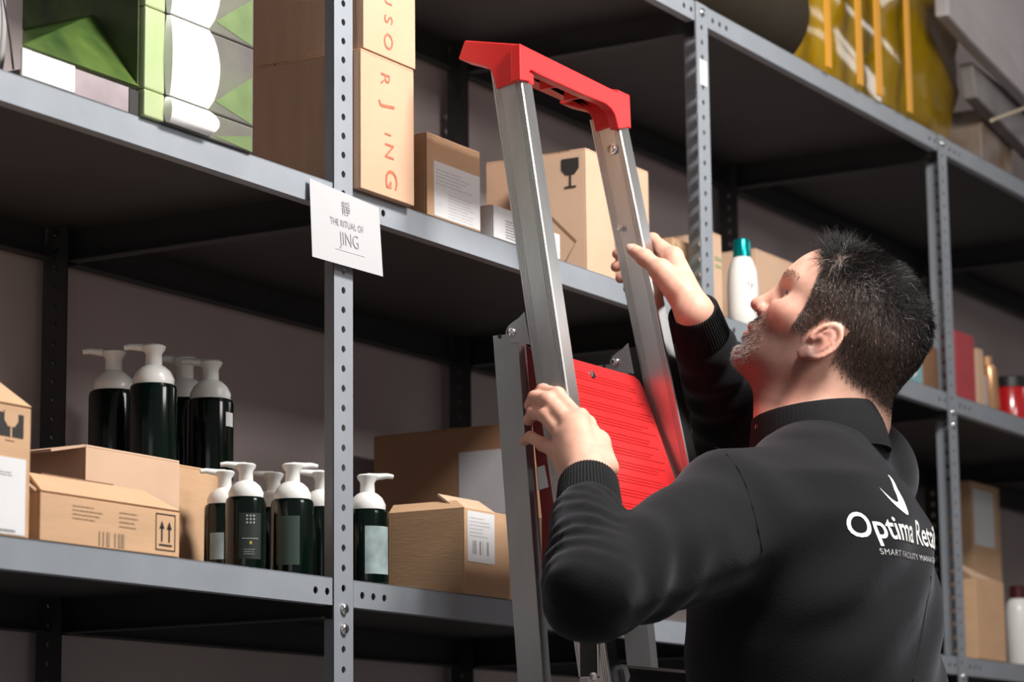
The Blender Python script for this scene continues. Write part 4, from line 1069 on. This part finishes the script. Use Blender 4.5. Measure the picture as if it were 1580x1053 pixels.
# thumb nail on the right hand, eyes
def small_ell(name, c, r, axes, m, parent, label=None):
    bm = bmesh.new(); bmesh.ops.create_uvsphere(bm, u_segments=20, v_segments=12, radius=1)
    Mx = Matrix.Identity(4)
    for i in range(3):
        for k in range(3): Mx[i][k] = axes[k][i]*r[k]
        Mx[i][3] = c[i]-person.location[i]
    bmesh.ops.transform(bm, matrix=Mx, verts=bm.verts); return bmobj(name, bm, m, parent, smooth=True, label=label)
eyew = mat('eye_white', (.5, .43, .40), .15); irism = mat('brown_iris', (.05, .025, .012), .1)
for s in (1, -1):
    c = HM @ Vector((.0728, s*.0305, -.0075)); e = small_ell('eye', c, (.0118, .0118, .0118), (HFW, HLF, HUP), eyew, body)
    dgz = (HFW*.97+HUP*.22).normalized(); small_ell('iris', c+dgz*.0078, (.0045, .0055, .0055), (dgz, HLF, dgz.cross(HLF)), irism, e)
nail = mat('finger_nail', (.80, .50, .42), .25)
tdir = (rth[3]-rth[2]).normalized(); tn = (CAM-rth[3]).normalized(); tn = (tn-tdir*tn.dot(tdir)).normalized()
small_ell('thumb_nail', rth[3]+tn*.0072+tdir*.001, (.0075, .0055, .0022), (tdir, tdir.cross(tn), tn), nail, body)
# ---- hair strands ----
def strands(name, pos, nrm, flow, length, rad, m, parent, curl=.3, seed=1):
    R = np.random.RandomState(seed); n = len(pos); L_ = length[:, None]
    d0 = nrm*.75+flow*.65+R.normal(size=(n, 3))*.22; d0 /= np.linalg.norm(d0, axis=1)[:, None]
    d1 = nrm*.25+flow*1.0+R.normal(size=(n, 3))*curl; d1 /= np.linalg.norm(d1, axis=1)[:, None]
    p0 = pos-nrm*.001; p1 = p0+d0*L_*.45; p2 = p1+d1*L_*.55
    a = np.cross(d0, R.normal(size=(n, 3))); a /= np.linalg.norm(a, axis=1)[:, None]; b = np.cross(d0, a)
    V = []
    for p, k in ((p0, 1.0), (p1, .85), (p2, .25)):
        for j in range(3):
            t = 2*PI*j/3; V.append(p+(a*math.cos(t)+b*math.sin(t))*rad[:, None]*k)
    V = np.stack(V, 1).reshape(-1, 3)
    F = []
    for l in range(2):
        for j in range(3):
            j2 = (j+1) % 3; F.append([l*3+j, l*3+j2, l*3+3+j2, l*3+3+j])
    F = (np.array(F)[None]+(np.arange(n)*9)[:, None, None]).reshape(-1, 4)
    o = link(name, mk_mesh(name, V-PO, F), m, parent); return o
R_ = np.random.RandomState(5)
fc = vH[fH].mean(1); e1 = vH[fH[:, 2]]-vH[fH[:, 0]]; e2 = vH[fH[:, 3]]-vH[fH[:, 1]]; fn = np.cross(e1, e2); ar = np.linalg.norm(fn, axis=1)/2; fn = fn/(2*ar[:, None]+1e-12)
if (fn*(fc-HOn)).sum(1).mean() < 0: fn = -fn
fs = scalp[fH].mean(1)
def sample(wt, n):
    p = ar*wt; idx = R_.choice(len(fc), size=n, p=p/p.sum()); return idx
lfm = lambda P: P@HR.T
n = 24000; idx = sample(fs, n); pos = fc[idx]+R_.normal(size=(n, 3))*.0007; nr_ = fn[idx]; ql = hl(pos)
topm = sstep(.035, .075, ql[:, 2]); fr = sstep(.02, .07, ql[:, 0])
Ln = .0038+.013*topm+.016*topm*fr+.002*sstep(-.02, .04, ql[:, 2]); Ln *= R_.uniform(.7, 1.25, n)
sw = np.sin(ql[:, 0]*70+ql[:, 1]*50)*.5
flow_l = np.stack([-.55+1.1*topm*fr+sw*.5*topm, .5*np.sin(ql[:, 0]*95+ql[:, 2]*60)*topm+ql[:, 1]*2, -.75*(1-topm)+.35*topm], 1)
flow = flow_l@HR.T; flow -= nr_*(flow*nr_).sum(1)[:, None]; flow /= np.linalg.norm(flow, axis=1)[:, None]+1e-6
hairm = mat('dark_brown_hair', (.006, .005, .0048), .5, spec=.3); hairg = mat('grey_hair', (.30, .27, .25), .4)
gp_ = .02+.30*sstep(.0, .05, ql[:, 0])*sstep(.06, .03, ql[:, 2])+.04*(1-topm)
isg = R_.rand(n) < gp_
hr = strands('hair', pos[~isg], nr_[~isg], flow[~isg], Ln[~isg], np.full((~isg).sum(), .00028), hairm, person, seed=2)
hr['kind'] = 'stuff'
hg = strands('grey_hair', pos[isg], nr_[isg], flow[isg], Ln[isg], np.full(isg.sum(), .00024), hairg, person, seed=3); hg['kind'] = 'stuff'; hg['label'] = 'grey hairs at the temples'
fb = beard[fH].mean(1)*(1-lipm[fH].mean(1)); n = 4200; qf = hl(fc); idx = sample(fb*(.25+sstep(.05, .085, qf[:, 0])*1.2), n); pos = fc[idx]; nr_ = fn[idx]; ql = hl(pos)
flow = np.tile(npv(-HUP*1.0+HFW*.2), (n, 1)); Ln = (.0018+.0035*sstep(.06, .09, ql[:, 0]))*R_.uniform(.6, 1.3, n)
isg = R_.rand(n) < (.15+.75*sstep(.06, .085, ql[:, 0])*sstep(-.07, -.095, ql[:, 2]))
o = strands('stubble', pos[~isg], nr_[~isg], flow[~isg], Ln[~isg], np.full((~isg).sum(), .00016), hairm, person, seed=4); o['kind'] = 'stuff'
o = strands('grey_stubble', pos[isg], nr_[isg], flow[isg], Ln[isg], np.full(isg.sum(), .00018), mat('pale_stubble', (.5, .45, .42), .5), person, seed=6); o['kind'] = 'stuff'; o['label'] = 'greying chin stubble'
# eyebrow
n = 130; eb = []
for s in (1, -1):
    t_ = R_.rand(n); bx = .096-.020*t_**1.5; by = s*(.012+.034*t_); bz = .015+.004*np.sin(t_*2.5)+R_.normal(size=n)*.0018
    eb.append(np.stack([bx, by, bz], 1))
eb = np.concatenate(eb); ebw = eb@HR.T+HOn
from mathutils.bvhtree import BVHTree
bvh = BVHTree.FromPolygons(vH.tolist(), fH.tolist())
pp, nn = [], []
for p in ebw:
    h_ = bvh.find_nearest(Vector(p)); pp.append(h_[0][:]); nn.append(h_[1][:])
pp = np.array(pp); nn = np.array(nn); sg = np.sign((nn*(pp-HOn)).sum(1)); nn = nn*sg[:, None]
fl = np.stack([-.3*np.ones(len(eb)), np.sign(eb[:, 1])*.9, .2*np.ones(len(eb))], 1)@HR.T
strands('eyebrows', pp, nn, fl, np.full(len(pp), .006), np.full(len(pp), .0002), hairm, person, seed=8)['kind'] = 'stuff'

lash = []
for k in range(7):
    t = k/6; p = HOn+np.array([.0900-.012*t*t, .021+.023*t, -.0045+.003*math.sin(PI*t)-.003*t])@HR.T
    h_ = bvh.find_nearest(Vector(p)); lash.append(h_[0]+(h_[0]-HO).normalized()*.0004-person.location)
bm = bmesh.new(); addtube(bm, lash, [.0004, .0008, .001, .001, .001, .0008, .0004], 6); bmobj('eyelashes', bm, hairm, person)
# ---- sweatshirt ----
def sweat_sdf(P):
    d, u, v = loft(P, TORSO, None)
    la = cone(P, LSH, LEL, .079, .054); lf2 = cone(P, LEL, LWR+(LEL-LWR)*.30, .054, .042)-.003*vnoise(P, 55, 44)
    ra = cone(P, RSH, REL, .078, .060); rf2 = cone(P, REL, RWR+(REL-RWR)*.28, .058, .042)
    # puckers round the left elbow and wrist
    ax = npv(LWR-LEL); Lf = np.linalg.norm(ax); ax = ax/Lf; s = (P-npv(LEL))@ax
    rel = (P-npv(LEL))-s[:, None]*ax; inn = rel@npv(CR); th = inn/(np.linalg.norm(rel, axis=1)+1e-6)
    lf2 = lf2-.0045*np.sin(2*PI*(s+.018*th)/.027+1.0)*np.exp(-((s-.055)/.06)**2)-.003*np.sin(2*PI*(s+.03*th)/.021)*np.exp(-((s-.14)/.04)**2)
    ax2 = npv(LEL-LSH); L2 = np.linalg.norm(ax2); ax2 /= L2; s2 = (P-npv(LSH))@ax2
    rel2 = (P-npv(LSH))-s2[:, None]*ax2; vz = rel2[:, 2]/(np.linalg.norm(rel2, axis=1)+1e-6)
    la = la-.0030*np.sin(2*PI*(s2+.05*vz+.02*vnoise(P, 14, 31))/.075+.6)*sstep(.10, .2, s2)-.005*vnoise(P, 32, 11)-.002*vnoise(P, 80, 12)
    d = smin(d, la, .05); d = smin(d, lf2, .012)
    ax = npv(RWR-REL); ax = ax/np.linalg.norm(ax); s = (P-npv(REL))@ax
    rf2 = rf2-.0035*np.sin(2*PI*s/.04)*sstep(.25, .1, s)
    d = smin(d, ra, .05); d = smin(d, rf2, .02)
    # shoulder yoke towards the neck
    d = smin(d, cone(P, SHT, CT+BL*.055+Vector((0, 0, -.032)), .056, .044), .04)
    d = smin(d, cone(P, RSH+Vector((0, 0, .018)), CT-BL*.055+Vector((0, 0, .012)), .064, .052), .04)
    d = smin(d, cone(P, CT+Vector((0, 0, -.04)), NB+Vector((0, 0, -.068)), .08, .075), .035)
    # soft drape folds
    g = np.exp(-((P[:, 2]-1.36)/.11)**2)
    d = d-.0035*vnoise(P, 26, 4)-.0018*vnoise(P, 70, 5)-.005*g*np.sin(2*PI*(P[:, 2]*.8+u*.65)/.085)*sstep(.05, -.14, v)
    # neck opening
    d = smax(d, -cone(P, NB+Vector((0, 0, -.02)), HO, .070, .070), .008)
    return d
lo = np.array([min(LEL.x, LWR.x)-.09, -.74, .90]); hi = np.array([max(REL.x, RSH.x)+.10, max(REL.y, LWR.y, RWR.y)+.08, max(RWR.z, NB.z)+.08])
vS, fS = nets(sweat_sdf, lo, hi, .0062); vS = smooth_v(vS, fS, 2)
cloth = bpy.data.materials.new('black_sweatshirt_fleece'); cloth.use_nodes = True; nt = cloth.node_tree; b_ = nt.nodes['Principled BSDF']
b_.inputs['Base Color'].default_value = (.0040, .0040, .0046, 1); b_.inputs['Roughness'].default_value = .85; b_.inputs['Specular IOR Level'].default_value = .14
b_.inputs['Sheen Weight'].default_value = .16; b_.inputs['Sheen Roughness'].default_value = .5; b_.inputs['Sheen Tint'].default_value = (.6, .6, .68, 1)
n2 = nt.nodes.new('ShaderNodeTexNoise'); n2.inputs['Scale'].default_value = 450; n2.inputs['Detail'].default_value = 4
tc = nt.nodes.new('ShaderNodeTexCoord'); nt.links.new(tc.outputs['Object'], n2.inputs[0])
bp = nt.nodes.new('ShaderNodeBump'); bp.inputs['Strength'].default_value = .5; bp.inputs['Distance'].default_value = .001
nt.links.new(n2.outputs[0], bp.inputs['Height']); nt.links.new(bp.outputs[0], b_.inputs['Normal'])
ribm = mat('black_ribbed_knit', (.010, .010, .011), .9, spec=.2, bump=.3, bscale=600)
sw_ = link('sweatshirt', mk_mesh('sweatshirt', vS-PO, fS), cloth, person)
sbvh = BVHTree.FromPolygons(vS.tolist(), fS.tolist())
def ribtube(name, pts, rads, m, parent, nrib=60, amp=.0008, n=180, ell2=None, cap=False, wall=.003):
    """ribbed knit tube: outer and inner wall"""
    bm = bmesh.new(); pts = [Vector(p) for p in pts]; rings = []
    t = (pts[-1]-pts[0]).normalized(); a = t.cross(Vector((0, 0, 1)) if abs(t.z) < .9 else CR).normalized(); b = t.cross(a)
    if ell2: a, b = ell2[0], ell2[1]
    seq = [(p, r, 1) for p, r in zip(pts, rads)]+[(p, r-wall, 0) for p, r in list(zip(pts, rads))[::-1]]
    for p, r, o_ in seq:
        ring = []
        for k in range(n):
            th = 2*PI*k/n; rr = 1.0 if not ell2 else 1.0
            ra_ = r+(amp*math.sin(nrib*th) if o_ else 0)
            kx, ky = (ell2[2], ell2[3]) if ell2 else (1, 1)
            ring.append(bm.verts.new(p-person.location+a*ra_*kx*math.cos(th)+b*ra_*ky*math.sin(th)))
        rings.append(ring)
    rings.append(rings[0])
    for r1, r2 in zip(rings, rings[1:]):
        for k in range(n): bm.faces.new((r1[k], r1[(k+1) % n], r2[(k+1) % n], r2[k]))
    bmesh.ops.recalc_face_normals(bm, faces=bm.faces[:]); return bmobj(name, bm, m, parent, smooth=True)
# cuffs
d_ = (LEL-LWR).normalized()
ribtube('cuff', [LWR-d_*.006, LWR-d_*.004, LWR+d_*.02, LWR+d_*.045, LWR+d_*.052], [.0345, .036, .0375, .039, .037], ribm, sw_)
d_ = (REL-RWR).normalized()
ribtube('cuff', [RWR-d_*.004, RWR-d_*.002, RWR+d_*.02, RWR+d_*.045, RWR+d_*.052], [.0325, .034, .0355, .037, .035], ribm, sw_)
# stand collar
ca1 = (CR+CU*.12).normalized(); cb1 = (CF-CU*.24); cb1 = (cb1-ca1*cb1.dot(ca1)).normalized(); cdir = ca1.cross(cb1); cdir = cdir if cdir.z > 0 else -cdir
C0 = atd(1261, 670, 3.58)
ribtube('collar', [C0-cdir*.034, C0-cdir*.016, C0, C0+cdir*.012, C0+cdir*.024, C0+cdir*.028], [.089, .088, .0855, .0830, .0810, .0795], ribm, sw_, nrib=90, amp=.0002, n=270, ell2=(ca1, cb1, 1.035, 1.04), wall=.0035)
# seams laid on the cloth
def hitS(px, py, off=.0):
    h_ = sbvh.ray_cast(CAM, ray(px, py).normalized())
    return (h_[0]-ray(px, py).normalized()*off) if h_[0] is not None else None
for nm, pl in (('armhole_seam', [(1104, 690), (1122, 702), (1140, 724), (1152, 750), (1162, 785), (1170, 820), (1176, 850)]),
               ('side_seam', [(1452, 850), (1436, 890), (1428, 940), (1418, 1000), (1408, 1050)]), ('cuff_seam', [])):
    pts = [hitS(*p, .0006) for p in pl]; pts = [p-person.location for p in pts if p is not None]
    if len(pts) > 2:
        bm = bmesh.new(); addtube(bm, pts, .0014, 8); bmobj(nm, bm, ribm, sw_, smooth=True)
# print on the back
logom = mat('white_flock_print', (.80, .80, .78), .7)
SPX = Vector((CB.x, CB.y, 0))
def onback(me, off=.0009, sub=.008):
    bm = bmesh.new(); bm.from_mesh(me); bmesh.ops.triangulate(bm, faces=bm.faces[:])
    for _ in range(5):
        es = [e for e in bm.edges if e.calc_length() > sub]
        if not es: break
        bmesh.ops.subdivide_edges(bm, edges=es, cuts=1); bmesh.ops.triangulate(bm, faces=bm.faces[:])
    bad = []
    for v in bm.verts:
        u, z = v.co.x, v.co.y            # u runs to his right, z is height
        o = Vector((SPX.x, SPX.y, z))-BL*u-BF*.6
        h_ = sbvh.ray_cast(o, BF)
        if h_[0] is None: bad.append(v); v.co = (0, 0, 0)
        else: v.co = h_[0]-BF*off-person.location
    bmesh.ops.delete(bm, geom=bad, context='VERTS')
    bm.to_mesh(me); bm.free(); return me
def zpix(px, py):
    h_ = hitS(px, py); return h_.z if h_ is not None else 1.5
z0 = zpix(1340, 829); 
me = text_mesh('Optima Retail', .050, Matrix.Identity(4), bold=.0006)
w0 = max(v.co.x for v in me.vertices); me.transform(Matrix.Translation((-.134, z0, 0)) @ Matrix.Diagonal((.222/w0, .86, 1, 1)))
link('back_lettering', onback(me), logom, sw_)
me = text_mesh('SMART FACILITY MANAGEMENT', .0125, Matrix.Identity(4), spacing=1.1)
w0 = max(v.co.x for v in me.vertices); me.transform(Matrix.Translation((-.104, z0-.021, 0)) @ Matrix.Diagonal((.19/w0, .85, 1, 1)))
link('small_lettering', onback(me, sub=.02), mat('grey_print', (.45, .45, .45), .7), sw_)
ck = [(622, 318), (640, 345), (668, 385), (700, 430), (725, 448), (745, 450), (765, 425), (780, 380), (790, 320), (800, 285), (818, 235), (830, 185), (836, 164), (846, 160), (854, 170), (856, 210), (850, 260), (842, 300), (840, 400), (832, 450), (822, 500), (808, 545), (790, 568), (770, 568), (740, 545), (710, 510), (685, 465), (660, 410), (640, 360)]
bm = bmesh.new(); f_ = bm.faces.new([bm.verts.new(((x-740)/235*.052-.031, z0+.034+(568-y)/410*.053, 0)) for x, y in ck])
bmesh.ops.triangulate(bm, faces=bm.faces[:]); me = bpy.data.meshes.new('check_mark'); bm.to_mesh(me); bm.free(); link('check_mark', onback(me), logom, sw_)
# trousers and shoes
def trou_sdf(P):
    d = ell(P, HIPC+Vector((0, 0, -.06)), (.185, .145, .13))
    for i in range(2):
        hp = HIPC+BL*(.09 if i == 0 else -.09)+Vector((0, 0, -.05))
        d = smin(d, cone(P, hp, KN[i], .092, .066), .03); d = smin(d, cone(P, KN[i], FT[i]+Vector((0, 0, .03)), .066, .056), .02)
    d = d-.003*vnoise(P, 40, 21)
    return smax(d, P[:, 2]-1.02, .01)
lo = np.array([HIPC.x-.26, HIPC.y-.24, .04]); hi = np.array([HIPC.x+.27, HIPC.y+.22, 1.06])
vT, fT = nets(trou_sdf, lo, hi, .011); vT = smooth_v(vT, fT, 1)
link('trousers', mk_mesh('trousers', vT-PO, fT), mat('black_work_trousers', (.015, .015, .017), .85, bump=.3, bscale=400), person)
for i in range(2):
    f0 = FT[i]
    def shoe(P, f0=f0):
        d = cone(P, f0+Vector((0, -.03, -.015)), f0+BF*.15+Vector((0, 0, -.035)), .045, .036)
        d = smin(d, cone(P, f0+Vector((0, -.01, .03)), f0+Vector((0, -.02, -.01)), .045, .045), .03)
        return smax(d, .012-P[:, 2], .006)
    lo = npv(f0)-np.array([.09, .12, .08]); hi = npv(f0)+np.array([.09, .24, .10])
    vv_, ff_ = nets(shoe, lo, hi, .006); so = link('shoe', mk_mesh('shoe', vv_-PO, ff_), mat('black_leather', (.012, .011, .01), .4), person)
    bm = bmesh.new(); n = 24; pts = []
    for k in range(n):
        a = 2*PI*k/n; r = .044 if math.sin(a) > 0 else .046
        p = f0+Vector((math.cos(a)*.046, 0, 0))+BF*(.055+math.sin(a)*.135); pts.append((p.x-PO[0], p.y-PO[1], .0004))
    addprism(bm, pts, (0, 0, .02)); bmobj('sole', bm, blackp, so)
